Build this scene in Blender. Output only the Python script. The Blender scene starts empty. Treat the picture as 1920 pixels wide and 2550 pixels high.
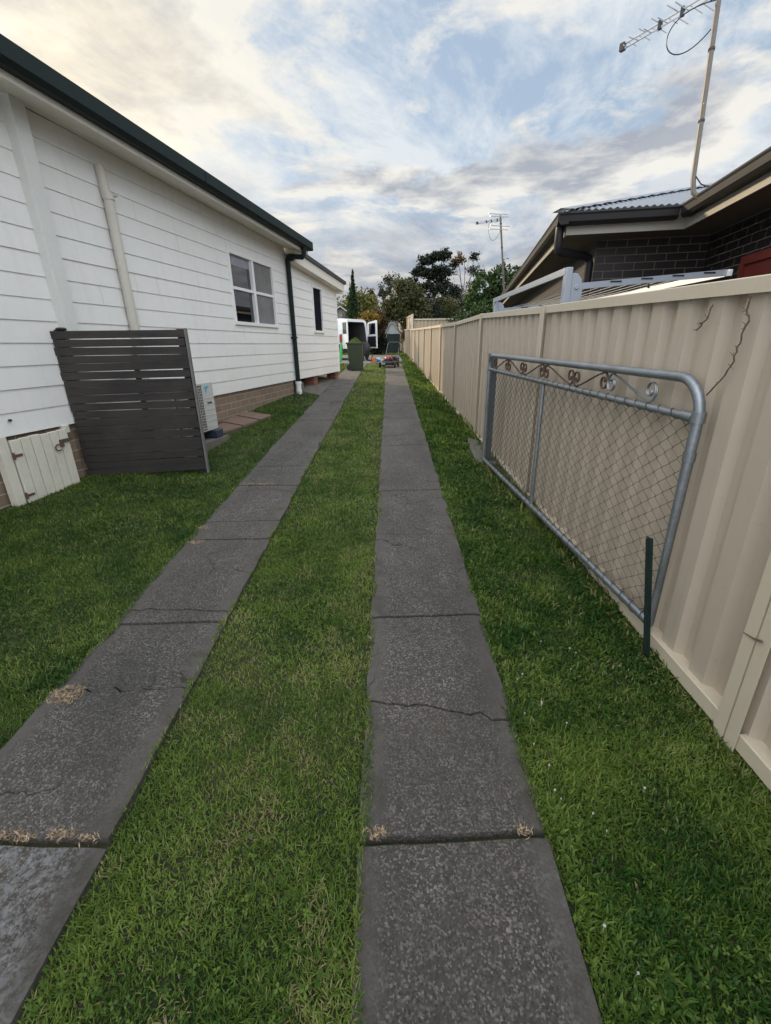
import bpy, math, random
import numpy as np
from mathutils import Vector, Matrix
random.seed(7); RNG = np.random.default_rng(7)
SC = bpy.context.scene; COL = SC.collection
PI = math.pi; rad = math.radians
SUN_AZ = rad(-45)      # left of the driveway direction (+Y), ahead of the camera
SUN_EL = rad(17)
SUN_DIR = Vector((math.sin(SUN_AZ)*math.cos(SUN_EL), math.cos(SUN_AZ)*math.cos(SUN_EL), math.sin(SUN_EL)))
# ------------------------------------------------------------------ camera
cd = bpy.data.cameras.new('camera'); cam = bpy.data.objects.new('camera', cd); COL.objects.link(cam)
cd.sensor_fit = 'HORIZONTAL'; cd.sensor_width = 36; cd.lens = 36*1092/1920
cd.clip_start = .05; cd.clip_end = 2000
R_ = ((0.999865, -0.011043, -0.012129), (0.007416, -0.355167, 0.934773), (-0.014631, -0.934737, -0.355038))
cam.matrix_world = Matrix(((R_[0][0], -R_[0][1], -R_[0][2], 0), (R_[1][0], -R_[1][1], -R_[1][2], 0), (R_[2][0], -R_[2][1], -R_[2][2], 1.55), (0, 0, 0, 1)))
SC.camera = cam
# ------------------------------------------------------------------ node helper
def nd(nt, typ, loc=None, **kw):
    n = nt.nodes.new(typ)
    for k, v in kw.items():
        if k.startswith('i_'): n.inputs[k[2:].replace('_', ' ')].default_value = v
        else: setattr(n, k, v)
    return n
def mth(nt, op, a, b=None, c=None, clamp=False):
    n = nt.nodes.new('ShaderNodeMath'); n.operation = op; n.use_clamp = clamp
    for i, v in enumerate((a, b, c)):
        if v is None: continue
        if isinstance(v, (int, float)): n.inputs[i].default_value = v
        else: nt.links.new(v, n.inputs[i])
    return n.outputs[0]
def mixc(nt, f, a, b, blend='MIX'):
    n = nt.nodes.new('ShaderNodeMix'); n.data_type = 'RGBA'; n.blend_type = blend
    for s, v in ((n.inputs[0], f), (n.inputs[6], a), (n.inputs[7], b)):
        if isinstance(v, (int, float)): s.default_value = v
        elif isinstance(v, tuple): s.default_value = v if len(v) == 4 else v+(1,)
        else: nt.links.new(v, s)
    return n.outputs[2]
def ramp(nt, f, *stops):
    n = nt.nodes.new('ShaderNodeValToRGB'); e = n.color_ramp.elements
    while len(e) < len(stops): e.new(.5)
    for q, (p, c) in zip(e, stops):
        q.position = p; q.color = (c, c, c, 1) if isinstance(c, (int, float)) else tuple(c)+(1,)
    if not isinstance(f, (int, float)): nt.links.new(f, n.inputs[0])
    return n.outputs[0]
def noise(nt, vec, scale, detail=4, rough=.55, dist=0.0):
    n = nt.nodes.new('ShaderNodeTexNoise')
    n.inputs['Scale'].default_value = scale; n.inputs['Detail'].default_value = detail
    n.inputs['Roughness'].default_value = rough; n.inputs['Distortion'].default_value = dist
    if vec is not None: nt.links.new(vec, n.inputs['Vector'])
    return n.outputs['Fac']
def vmul(nt, vec, s, off=(0, 0, 0)):
    n = nt.nodes.new('ShaderNodeMapping'); n.inputs['Scale'].default_value = s; n.inputs['Location'].default_value = off
    nt.links.new(vec, n.inputs['Vector']); return n.outputs[0]
# ------------------------------------------------------------------ world: Nishita sky with cloud layers
W_ = bpy.data.worlds.new('World'); SC.world = W_; W_.use_nodes = True
nt = W_.node_tree; nt.nodes.clear()
out = nd(nt, 'ShaderNodeOutputWorld'); bg = nd(nt, 'ShaderNodeBackground'); bg.inputs[1].default_value = .1
nt.links.new(bg.outputs[0], out.inputs[0])
sky = nd(nt, 'ShaderNodeTexSky'); sky.sky_type = 'NISHITA'; sky.sun_disc = False
sky.sun_elevation = SUN_EL; sky.sun_rotation = SUN_AZ; sky.air_density = 1.0; sky.dust_density = 1.2; sky.ozone_density = 1.5
tc = nd(nt, 'ShaderNodeTexCoord'); gen = tc.outputs['Generated']
sp = nd(nt, 'ShaderNodeSeparateXYZ'); nt.links.new(gen, sp.inputs[0])
zc = mth(nt, 'MAXIMUM', sp.outputs[2], 0.0)
den = mth(nt, 'ADD', zc, .12)
ux = mth(nt, 'DIVIDE', sp.outputs[0], den); uy = mth(nt, 'DIVIDE', sp.outputs[1], den)
cb = nd(nt, 'ShaderNodeCombineXYZ'); nt.links.new(ux, cb.inputs[0]); nt.links.new(uy, cb.inputs[1])
uv = cb.outputs[0]
dot = nd(nt, 'ShaderNodeVectorMath', operation='DOT_PRODUCT'); nt.links.new(gen, dot.inputs[0]); dot.inputs[1].default_value = SUN_DIR
glow = mth(nt, 'POWER', mth(nt, 'MAXIMUM', dot.outputs['Value'], 0.0), 11.0)
# thin streaky high cloud, drawn out along one direction overhead
rot = nd(nt, 'ShaderNodeMapping', vector_type='TEXTURE'); rot.inputs['Rotation'].default_value = (0, 0, rad(66)); rot.inputs['Scale'].default_value = (1.35, .8, 1)
nt.links.new(uv, rot.inputs['Vector'])
n_thin = ramp(nt, noise(nt, rot.outputs[0], 1.5, 12, .66, .30), (.43, 0.0), (.585, 1.0))
# broken lower cumulus
n_low = noise(nt, vmul(nt, uv, (1, 1, 1), (3.1, 1.7, 0)), 1.35, 12, .62, .2)
m_low = ramp(nt, n_low, (.48, 0.0), (.55, 1.0))
n_dark = ramp(nt, noise(nt, vmul(nt, uv, (1, 1, 1), (3.22, 1.78, 0)), 1.35, 10, .60, .2), (.51, 0.0), (.63, 1.0))
blue = mixc(nt, .72, sky.outputs[0], (3.2, 4.0, 5.0))
c1 = mixc(nt, mth(nt, 'MULTIPLY', n_thin, .85), blue, (5.5, 5.8, 6.0))
lowc = mixc(nt, n_dark, (6.3, 6.1, 5.6), (2.8, 2.95, 3.3))
c2 = mixc(nt, mth(nt, 'MULTIPLY', m_low, .85), c1, lowc)
# warm brightening towards the veiled sun
g2 = mth(nt, 'MULTIPLY', glow, mth(nt, 'MULTIPLY_ADD', n_thin, .6, .40))
c3 = mixc(nt, g2, c2, (8.8, 7.7, 5.6))
# grey bank low over the horizon
hz = ramp(nt, mth(nt, 'ADD', sp.outputs[2], mth(nt, 'MULTIPLY', mth(nt, 'SUBTRACT', n_low, .5), .55)), (.07, 1.0), (.27, 0.0))
bankc = mixc(nt, mth(nt, 'MULTIPLY', glow, 1.0, clamp=True), mixc(nt, n_thin, (2.35, 2.4, 2.75), (3.2, 3.2, 3.4)), (6.0, 5.6, 4.7))
c4 = mixc(nt, mth(nt, 'MULTIPLY', hz, .85), c3, bankc)
# brightness added to the unseen sky behind and overhead, to light ground and walls
back = ramp(nt, sp.outputs[1], (.0, 1.0), (.62, 0.0))
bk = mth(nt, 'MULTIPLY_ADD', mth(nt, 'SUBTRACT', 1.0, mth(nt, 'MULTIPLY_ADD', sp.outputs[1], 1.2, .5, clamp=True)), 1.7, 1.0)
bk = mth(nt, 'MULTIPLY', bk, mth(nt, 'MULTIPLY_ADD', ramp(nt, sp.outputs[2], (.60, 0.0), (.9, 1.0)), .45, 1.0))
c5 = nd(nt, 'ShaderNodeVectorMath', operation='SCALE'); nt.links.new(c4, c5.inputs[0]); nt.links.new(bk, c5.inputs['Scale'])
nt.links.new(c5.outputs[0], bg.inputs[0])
# ------------------------------------------------------------------ sun
sd = bpy.data.lights.new('sun', 'SUN'); sd.energy = 2.4; sd.angle = rad(3); sd.color = (1, .80, .54)
so = bpy.data.objects.new('sun', sd); COL.objects.link(so); so.rotation_euler = SUN_DIR.to_track_quat('Z', 'Y').to_euler()
SC.view_settings.view_transform = 'Standard'; SC.view_settings.look = 'None'; SC.view_settings.exposure = .58; SC.view_settings.gamma = 1
SC.view_settings.use_curve_mapping = False
SC.render.engine = 'CYCLES'; SC.cycles.max_bounces = 6; SC.cycles.diffuse_bounces = 3; SC.cycles.glossy_bounces = 3; SC.cycles.transparent_max_bounces = 6
# ================================================================== builders
class MB:
    """collects shapes in one frame and links them as ONE mesh object"""
    def __init__(s): s.v = []; s.f = []; s.m = []; s.k = 0
    def face(s, ids): s.f.append(tuple(ids)); s.m.append(s.k)
    def add(s, vs, fs):
        b = len(s.v); s.v += [tuple(map(float, p)) for p in vs]
        for q in fs: s.face([b+i for i in q])
        return b
    def poly(s, pts): s.add(pts, [range(len(pts))])
    def hexa(s, p): s.add(p, [(3, 2, 1, 0), (4, 5, 6, 7), (0, 1, 5, 4), (1, 2, 6, 5), (2, 3, 7, 6), (3, 0, 4, 7)])
    def box(s, x0, x1, y0, y1, z0, z1):
        s.hexa([(x0, y0, z0), (x1, y0, z0), (x1, y1, z0), (x0, y1, z0), (x0, y0, z1), (x1, y0, z1), (x1, y1, z1), (x0, y1, z1)])
    def bar(s, a, b, w, h, up=(0, 0, 1)):
        a = Vector(a); b = Vector(b); d = (b-a).normalized(); u = Vector(up)
        if abs(d.dot(u)) > .98: u = Vector((1, 0, 0))
        r = d.cross(u).normalized(); u = r.cross(d)
        o = [(-w/2, -h/2), (w/2, -h/2), (w/2, h/2), (-w/2, h/2)]
        P = [a+r*x+u*y for x, y in o]+[b+r*x+u*y for x, y in o]
        s.add(P, [(0, 1, 2, 3), (7, 6, 5, 4), (1, 0, 4, 5), (2, 1, 5, 6), (3, 2, 6, 7), (0, 3, 7, 4)])
    def tube(s, pts, r, n=8, cap=True, closed=False):
        pts = [Vector(p) for p in pts]; L = len(pts)
        rr = r if isinstance(r, (list, tuple)) else [r]*L
        rings = []; prev = None
        for i, p in enumerate(pts):
            if closed: d = pts[(i+1) % L]-pts[i-1]
            else: d = pts[min(i+1, L-1)]-pts[max(i-1, 0)]
            d = d.normalized() if d.length > 1e-9 else Vector((0, 0, 1))
            if prev is None:
                u = Vector((0, 0, 1)) if abs(d.z) < .9 else Vector((1, 0, 0)); u = (u-d*u.dot(d)).normalized()
            else:
                u = prev-d*prev.dot(d); u = u.normalized() if u.length > 1e-6 else d.orthogonal().normalized()
            prev = u; w = d.cross(u)
            rings.append([p+(u*math.cos(2*PI*k/n)+w*math.sin(2*PI*k/n))*rr[i] for k in range(n)])
        b = len(s.v); s.v += [tuple(q) for g in rings for q in g]
        for i in range(L if closed else L-1):
            j = (i+1) % L
            for k in range(n): s.face([b+i*n+k, b+i*n+(k+1) % n, b+j*n+(k+1) % n, b+j*n+k])
        if cap and not closed:
            s.face([b+k for k in reversed(range(n))]); s.face([b+(L-1)*n+k for k in range(n)])
    def cyl(s, a, b, r0, r1=None, n=16): s.tube([a, b], [r0, r0 if r1 is None else r1], n)
    def loft(s, rings, cap=True, closed=True):
        n = len(rings[0]); b = len(s.v); s.v += [tuple(map(float, q)) for g in rings for q in g]
        for i in range(len(rings)-1):
            for k in range(n if closed else n-1): s.face([b+i*n+k, b+i*n+(k+1) % n, b+(i+1)*n+(k+1) % n, b+(i+1)*n+k])
        if cap: s.face([b+k for k in reversed(range(n))]); s.face([b+(len(rings)-1)*n+k for k in range(n)])
    def ball(s, c, r, nu=12, nv=8):
        rx, ry, rz = r if isinstance(r, (tuple, list)) else (r, r, r)
        rings = []
        for j in range(1, nv):
            t = PI*j/nv; rings.append([(c[0]+rx*math.sin(t)*math.cos(2*PI*i/nu), c[1]+ry*math.sin(t)*math.sin(2*PI*i/nu), c[2]-rz*math.cos(t)) for i in range(nu)])
        s.loft(rings)
    def build(s, name, mats, parent=None, smooth=False, bevel=0, frame=None):
        me = bpy.data.meshes.new(name)
        off = OFF.get(parent.name, None) if parent else None
        v = np.array(s.v, dtype=np.float64).reshape(-1, 3)
        if frame is not None: v = v @ np.array(frame)[:3, :3].T + np.array(frame)[:3, 3]
        if off is not None: v = v-off
        me.from_pydata(v.tolist(), [], s.f)
        if not isinstance(mats, (list, tuple)): mats = [mats]
        for m in mats: me.materials.append(m)
        if len(mats) > 1: me.polygons.foreach_set('material_index', s.m)
        if smooth:
            me.polygons.foreach_set('use_smooth', [True]*len(me.polygons))
        me.update()
        o = bpy.data.objects.new(name, me); COL.objects.link(o)
        if parent: o.parent = parent
        if off is not None: OFF[o.name] = off
        if bevel:
            b = o.modifiers.new('bevel', 'BEVEL'); b.width = bevel; b.segments = 2; b.limit_method = 'ANGLE'
        if smooth:
            try: me.set_sharp_from_angle(angle=rad(40))
            except Exception: pass
        return o
OFF = {}
def tag(o, label, cat, group=None, kind=None):
    if label: o['label'] = label
    if cat: o['category'] = cat
    if group: o['group'] = group
    if kind: o['kind'] = kind
    return o
def thing(name, label, cat, base=(0, 0, 0), rotz=0.0, group=None):
    """Empty at the thing's base; parts are then built in the frame rotated by rotz about the world origin (base given in that frame)"""
    o = bpy.data.objects.new(name, None); COL.objects.link(o); o.empty_display_size = .2
    b = Vector(base); o.rotation_euler = (0, 0, rotz); o.location = Matrix.Rotation(rotz, 3, 'Z') @ b
    OFF[o.name] = np.array(b); return tag(o, label, cat, group)
def struct(o): o['kind'] = 'structure'; return o
def bulk(name, V, F, mat, parent=None, attr=None, smooth=False, nf=4):
    """large mesh from numpy arrays; F is (n,nf)"""
    me = bpy.data.meshes.new(name)
    V = np.asarray(V, np.float32)
    if parent is not None and parent.name in OFF: V = V-OFF[parent.name].astype(np.float32)
    F = np.asarray(F, np.int32)
    me.vertices.add(len(V)); me.vertices.foreach_set('co', V.ravel())
    me.loops.add(F.size); me.loops.foreach_set('vertex_index', F.ravel())
    me.polygons.add(len(F)); me.polygons.foreach_set('loop_start', np.arange(0, F.size, F.shape[1], dtype=np.int32))
    if attr is not None:
        for nm, a in attr.items():
            at = me.attributes.new(nm, 'FLOAT', 'POINT'); at.data.foreach_set('value', np.asarray(a, np.float32))
    me.materials.append(mat); me.update(calc_edges=True)
    if smooth: me.polygons.foreach_set('use_smooth', np.ones(len(F), bool))
    o = bpy.data.objects.new(name, me); COL.objects.link(o)
    if parent is not None: o.parent = parent
    return o
# smooth 2-D value noise for patches
_tab = RNG.random((64, 64))
def vnoise(x, y, s, o=0.0):
    x = np.asarray(x)*s+o+100; y = np.asarray(y)*s+o*1.7+100
    xi = np.floor(x).astype(int); yi = np.floor(y).astype(int); fx = x-xi; fy = y-yi
    fx = fx*fx*(3-2*fx); fy = fy*fy*(3-2*fy)
    g = lambda a, b: _tab[a % 64, b % 64]
    return (g(xi, yi)*(1-fx)+g(xi+1, yi)*fx)*(1-fy)+(g(xi, yi+1)*(1-fx)+g(xi+1, yi+1)*fx)*fy
# ================================================================== materials
def mat(name, col=(.5, .5, .5), rough=.6, metal=0.0, var=.0, vs=3.0, bump=0.0, bs=60.0, spec=.5, coat=0.0):
    m = bpy.data.materials.new(name); m.use_nodes = True; nt = m.node_tree; p = nt.nodes['Principled BSDF']
    p.inputs['Base Color'].default_value = tuple(col)+(1,); p.inputs['Roughness'].default_value = rough; p.inputs['Metallic'].default_value = metal
    p.inputs['Specular IOR Level'].default_value = spec; p.inputs['Coat Weight'].default_value = coat
    tc = nt.nodes.new('ShaderNodeTexCoord'); oc = tc.outputs['Object']
    if var:
        n = noise(nt, oc, vs, 6, .6); n2 = noise(nt, oc, vs*9, 3, .6)
        f = mth(nt, 'MULTIPLY_ADD', n2, .4, mth(nt, 'MULTIPLY', n, .6))
        c = ramp(nt, f, (.28, tuple(x*(1-var) for x in col)), (.72, tuple(min(1, x*(1+var)) for x in col)))
        nt.links.new(c, p.inputs['Base Color'])
        nt.links.new(mth(nt, 'MULTIPLY_ADD', n, .3, rough-.15, clamp=True), p.inputs['Roughness'])
    if bump:
        b = nt.nodes.new('ShaderNodeBump'); b.inputs['Strength'].default_value = bump; b.inputs['Distance'].default_value = .01
        nt.links.new(noise(nt, oc, bs, 4, .6), b.inputs['Height']); nt.links.new(b.outputs[0], p.inputs['Normal'])
    return m
def mat_brick(name, c1, c2, mortar, bw=.23, bh=.076, mj=.01, var=.25, rough=.75, off=0.0, mr=.9):
    m = mat(name, c1, rough); nt = m.node_tree; p = nt.nodes['Principled BSDF']
    tc = nt.nodes.new('ShaderNodeTexCoord'); s = nt.nodes.new('ShaderNodeSeparateXYZ'); nt.links.new(tc.outputs['Object'], s.inputs[0])
    c = nt.nodes.new('ShaderNodeCombineXYZ'); nt.links.new(mth(nt, 'ADD', s.outputs[0], s.outputs[1]), c.inputs[0]); nt.links.new(mth(nt, 'ADD', s.outputs[2], off), c.inputs[1])
    b = nt.nodes.new('ShaderNodeTexBrick'); nt.links.new(c.outputs[0], b.inputs['Vector'])
    b.inputs['Scale'].default_value = 1; b.inputs['Brick Width'].default_value = bw+mj; b.inputs['Row Height'].default_value = bh+mj
    b.inputs['Mortar Size'].default_value = mj/2; b.inputs['Mortar Smooth'].default_value = .15; b.inputs['Bias'].default_value = 0
    b.inputs['Color1'].default_value = tuple(c1)+(1,); b.inputs['Color2'].default_value = tuple(c2)+(1,); b.inputs['Mortar'].default_value = tuple(mortar)+(1,)
    n = noise(nt, tc.outputs['Object'], 22, 6, .65)
    col = mixc(nt, mth(nt, 'MULTIPLY', ramp(nt, n, (.35, 0.0), (.7, 1.0)), var), b.outputs['Color'], tuple(x*.55 for x in c1))
    nt.links.new(col, p.inputs['Base Color'])
    h = mth(nt, 'MULTIPLY_ADD', n, .25, mth(nt, 'SUBTRACT', 1.0, b.outputs['Fac']))
    bp = nt.nodes.new('ShaderNodeBump'); bp.inputs['Strength'].default_value = .7; bp.inputs['Distance'].default_value = .008
    nt.links.new(h, bp.inputs['Height']); nt.links.new(bp.outputs[0], p.inputs['Normal'])
    nt.links.new(mth(nt, 'MULTIPLY_ADD', b.outputs['Fac'], mr-rough, rough), p.inputs['Roughness'])
    return m
def mat_leaf(name, ca, cb_, cc=None, rough=.55, trans=.25):
    m = mat(name, ca, rough); nt = m.node_tree; p = nt.nodes['Principled BSDF']
    a = nt.nodes.new('ShaderNodeAttribute'); a.attribute_name = 'rnd'
    st = [(.0, ca), (.75, cb_)]+([(1.0, cc)] if cc else [])
    col = ramp(nt, a.outputs['Fac'], *st); nt.links.new(col, p.inputs['Base Color'])
    t = nt.nodes.new('ShaderNodeBsdfTranslucent'); nt.links.new(col, t.inputs[0])
    mx = nt.nodes.new('ShaderNodeMixShader'); mx.inputs[0].default_value = trans
    nt.links.new(p.outputs[0], mx.inputs[1]); nt.links.new(t.outputs[0], mx.inputs[2])
    nt.links.new(mx.outputs[0], nt.nodes['Material Output'].inputs[0]); p.inputs['Specular IOR Level'].default_value = .3
    return m
M = {}
M['white'] = mat('white_paint', (.82, .805, .77), .5, var=.05, vs=.9, bump=.12, bs=45)
M['trim_box'] = mat('grey_white_trim', (.68, .68, .64), .5, var=.06)
M['cream'] = mat('cream_paint', (.72, .68, .58), .5, var=.07, vs=1.2)
M['trim_white'] = mat('trim_white', (.84, .83, .81), .4)
M['gutter_green'] = mat('gutter_green', (.009, .018, .017), .65, var=.25, vs=2, spec=.25)
M['roof_dark'] = mat('roof_dark', (.028, .032, .042), .5, var=.2)
M['pipe_cream'] = mat('pipe_cream', (.58, .54, .47), .4, var=.06)
M['brick_tan'] = mat_brick('tan_brick', (.27, .195, .135), (.21, .15, .105), (.42, .36, .29), .29, .09, .012, .35)
M['brick_red'] = mat_brick('red_brick', (.24, .085, .05), (.17, .06, .04), (.34, .28, .23), .23, .076, .01, .35)
M['brick_dark'] = mat_brick('dark_brick', (.011, .009, .011), (.018, .013, .015), (.21, .17, .125), .23, .076, .01, .3, .45)
M['glass'] = mat('window_glass', (.006, .007, .009), .02, spec=1.0)
M['screen'] = mat('insect_screen', (.19, .185, .18), .8, var=.35, vs=2.4)
M['blind'] = mat('pale_blind', (.26, .28, .31), .25, var=.25, vs=5)
M['darkscreen'] = mat('dark_blind', (.007, .0075, .013), .9, spec=.1)
M['timber'] = mat('weathered_timber', (.020, .0175, .0175), .75, var=.55, vs=2.2, bump=.5, bs=30)
nt = M['timber'].node_tree; p = nt.nodes['Principled BSDF']; oc = nt.nodes.new('ShaderNodeTexCoord').outputs['Object']
pk = ramp(nt, noise(nt, vmul(nt, oc, (.5, .5, 13.6)), 1.0, 2, .5), (.32, 0.0), (.70, 1.0)); gr = ramp(nt, noise(nt, vmul(nt, oc, (3, 3, 60)), 1.0, 5, .7), (.35, 0.0), (.7, 1.0))
wx_ = ramp(nt, noise(nt, oc, 1.6, 4, .6), (.42, 0.0), (.62, 1.0))
c = mixc(nt, pk, (.011, .009, .009), (.027, .021, .018)); c = mixc(nt, mth(nt, 'MULTIPLY', gr, .55), c, (.046, .037, .031)); c = mixc(nt, mth(nt, 'MULTIPLY', wx_, .45), c, (.060, .048, .039))
nt.links.new(c, p.inputs['Base Color'])
M['timber_lt'] = mat('grey_timber_edge', (.16, .15, .14), .8, var=.3)
M['doorpaint'] = mat('old_cream_paint', (.66, .62, .52), .6, var=.12, vs=3, bump=.2, bs=20)
M['rust'] = mat('rust', (.12, .062, .038), .85, var=.4, vs=30)
M['rust_dk'] = mat('dark_rust', (.11, .068, .052), .8, var=.4, vs=30)
M['acwhite'] = mat('ac_white', (.54, .53, .49), .4, var=.04)
M['black'] = mat('black_plastic', (.012, .012, .014), .45)
M['rubber'] = mat('rubber', (.018, .018, .018), .8, var=.2)
M['footblue'] = mat('dark_blue_foot', (.03, .045, .07), .6)
M['logo'] = mat('blue_logo', (.05, .42, .62), .5)
M['logotext'] = mat('dark_logo_text', (.06, .06, .09), .5)
M['fence'] = mat('cream_steel', (.49, .41, .318), .42, var=.05, vs=.7, bump=.05, bs=8)
def add_streaks(m, col, amt=.5, dirt=.4):
    """vertical run-off streaks and speckled dirt with their own shapes"""
    nt = m.node_tree; p = nt.nodes['Principled BSDF']; oc = nt.nodes.new('ShaderNodeTexCoord').outputs['Object']
    src = p.inputs['Base Color'].links[0].from_socket
    st = ramp(nt, noise(nt, vmul(nt, oc, (14, 14, .8)), 1.0, 5, .6), (.52, 0.0), (.74, 1.0))
    sp_ = ramp(nt, noise(nt, oc, 34, 5, .75), (.60, 0.0), (.74, 1.0)); bl = ramp(nt, noise(nt, oc, 2.1, 5, .6), (.45, 0.0), (.7, 1.0))
    c = mixc(nt, mth(nt, 'MULTIPLY', st, amt), src, col); c = mixc(nt, mth(nt, 'MULTIPLY', mth(nt, 'MULTIPLY', sp_, bl), dirt), c, tuple(x*.6 for x in col))
    nt.links.new(c, p.inputs['Base Color'])
add_streaks(M['fence'], (.36, .30, .23), .35, .45)
add_streaks(M['white'], (.58, .56, .50), .22, .30)
M['fence_rail'] = mat('cream_steel_rail', (.60, .515, .39), .4, var=.04)
M['fencetan'] = mat('tan_steel', (.45, .36, .25), .5, var=.08)
M['galv'] = mat('galvanised_steel', (.30, .325, .35), .42, .75, var=.3, vs=7)
M['wire'] = mat('dull_wire', (.12, .105, .09), .55, .6, var=.3, vs=9)
M['greysteel'] = mat('blue_grey_steel', (.10, .125, .155), .5, .4, var=.25, vs=5)
M['picket'] = mat('dark_green_paint', (.008, .022, .020), .55, var=.4, vs=12)
M['concrete_ft'] = mat('footing_concrete', (.15, .132, .11), .9, var=.3, vs=8, bump=.5)
M['paver'] = mat('terracotta_paver', (.19, .12, .092), .85, var=.25, vs=6, bump=.4)
M['bin'] = mat('olive_bin_plastic', (.032, .046, .027), .5, var=.12, vs=2)
M['clip'] = mat('cut_grass', (.12, .17, .04), .8, var=.4, vs=30)
M['van'] = mat('white_van_paint', (.78, .80, .82), .25, coat=.5)
M['vanint'] = mat('van_interior', (.085, .085, .088), .7, var=.6, vs=1.6)
M['tail'] = mat('tail_lamp_red', (.30, .02, .015), .25)
M['lens'] = mat('tail_lamp_clear', (.6, .58, .56), .25)
M['green'] = mat('bright_green_plastic', (.04, .32, .07), .45)
M['orange'] = mat('orange_plastic', (.55, .13, .03), .45, var=.3, vs=20)
M['red'] = mat('red_plastic', (.36, .015, .02), .3)
M['tub'] = mat('white_tub', (.75, .78, .80), .4)
M['tubblue'] = mat('blue_label', (.02, .20, .45), .5)
M['alu'] = mat('aluminium', (.55, .56, .57), .35, .8)
M['mast'] = mat('mast_steel', (.15, .13, .11), .5, .5, var=.3, vs=12)
M['darkmetal'] = mat('dark_metal', (.05, .048, .055), .5, .5)
M['gut_dark'] = mat('dark_gutter', (.018, .0165, .016), .6, var=.1, spec=.3)
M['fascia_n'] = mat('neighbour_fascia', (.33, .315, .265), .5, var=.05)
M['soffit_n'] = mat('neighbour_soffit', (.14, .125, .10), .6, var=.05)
M['roof_metal'] = mat('blue_grey_roof_steel', (.24, .27, .32), .32, .35, var=.08)
M['redfab'] = mat('dark_red_frame', (.16, .022, .014), .6, var=.35, vs=4)
M['lightgrey'] = mat('light_grey_steel', (.36, .39, .44), .4, .1)
M['line'] = mat('clothes_line', (.42, .42, .40), .6)
M['bark'] = mat('bark', (.10, .08, .06), .9, var=.4, vs=4, bump=.5)
M['bark_pale'] = mat('pale_bark', (.26, .23, .19), .85, var=.35, vs=3)
M['vine'] = mat('dry_vine', (.15, .10, .068), .9, var=.3)
M['straw'] = mat('dry_straw', (.40, .29, .18), .8, var=.3, vs=40)
M['flower'] = mat('clover_white', (.50, .48, .42), .7)
M['shed'] = mat('dark_green_shed', (.010, .022, .02), .6, var=.2)
M['shedroof'] = mat('pale_shed_roof', (.42, .46, .47), .5, var=.2)
M['tile'] = mat('dark_roof_tiles', (.05, .042, .042), .7, var=.3, vs=3)
M['farwall'] = mat('far_wall', (.25, .22, .19), .8, var=.15)
# ================================================================== ground shape (rises gently away from the camera, falls towards the fence)
AH = rad(10.7); AN = rad(9.4)
def itp(y, t): return np.interp(y, [a for a, b in t], [b for a, b in t])
ZD = [(-6, -.336), (6, .336), (15, .74), (23, .93), (30, 1.03), (40, 1.1), (400, 1.1)]
ZF = [(-6, -.24), (0, 0), (1.85, .1), (6.4, .29), (15.5, .6), (23, .85), (30, 1.0), (40, 1.1), (400, 1.1)]
ZH = [(-6, -.2), (0, .1), (3.4, .3), (10.2, .62), (13.2, .74), (23, .95), (40, 1.1), (400, 1.1)]
def fence_x(y): return 1.352-.0105*y
def wall_x(y): return -3.9/math.cos(AH)+math.tan(AH)*y
def gzv(x, y):
    x = np.asarray(x, float); y = np.asarray(y, float)
    z = itp(y, ZD)
    t = np.clip((x-.52)/(fence_x(y)-.52), 0, 1); t = t*t*(3-2*t)
    zr = z+(itp(y, ZF)-z)*t
    w = np.minimum(wall_x(y), -2.0); t = np.clip((x+1.57)/(w+1.57), 0, 1)
    zl = z+(itp(y, ZH)-z)*t
    return np.where(x > .52, zr, np.where(x < -1.57, zl, z))
def gz(x, y): return float(gzv(x, y))
# ---- lawn sheet
xs = np.unique(np.concatenate([np.linspace(-400, -40, 10), np.linspace(-40, -6, 12), np.linspace(-6, 3, 61), np.linspace(3, 40, 14), np.linspace(40, 400, 10)]))
ys = np.unique(np.concatenate([np.linspace(-6, 26, 129), np.linspace(26, 60, 25), np.linspace(60, 900, 20)]))
GX, GY = np.meshgrid(xs, ys); GZ = gzv(GX, GY)-.018+.012*(vnoise(GX, GY, 1.3)-.5)
V = np.stack([GX, GY, GZ], -1).reshape(-1, 3); nx = len(xs); ny = len(ys)
I, J = np.meshgrid(np.arange(nx-1), np.arange(ny-1)); a = (J*nx+I).ravel()
m = mat('lawn_soil', (.05, .06, .02), .95); nt = m.node_tree; p = nt.nodes['Principled BSDF']; tc = nd(nt, 'ShaderNodeTexCoord'); oc = tc.outputs['Object']
c = mixc(nt, ramp(nt, noise(nt, oc, 2.2, 6, .6), (.4, 0.0), (.62, 1.0)), (.022, .040, .008), (.075, .066, .026))
c = mixc(nt, ramp(nt, noise(nt, oc, 60, 4, .7), (.35, 0.0), (.7, 1.0)), mixc(nt, .5, c, (.012, .014, .006)), c)
nt.links.new(c, p.inputs['Base Color']); b = nd(nt, 'ShaderNodeBump'); b.inputs['Distance'].default_value = .02; nt.links.new(noise(nt, oc, 45, 5, .7), b.inputs['Height']); nt.links.new(b.outputs[0], p.inputs['Normal'])
M['soil'] = m
struct(bulk('lawn', V, np.stack([a, a+1, a+nx+1, a+nx], -1), m, smooth=True))
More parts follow.
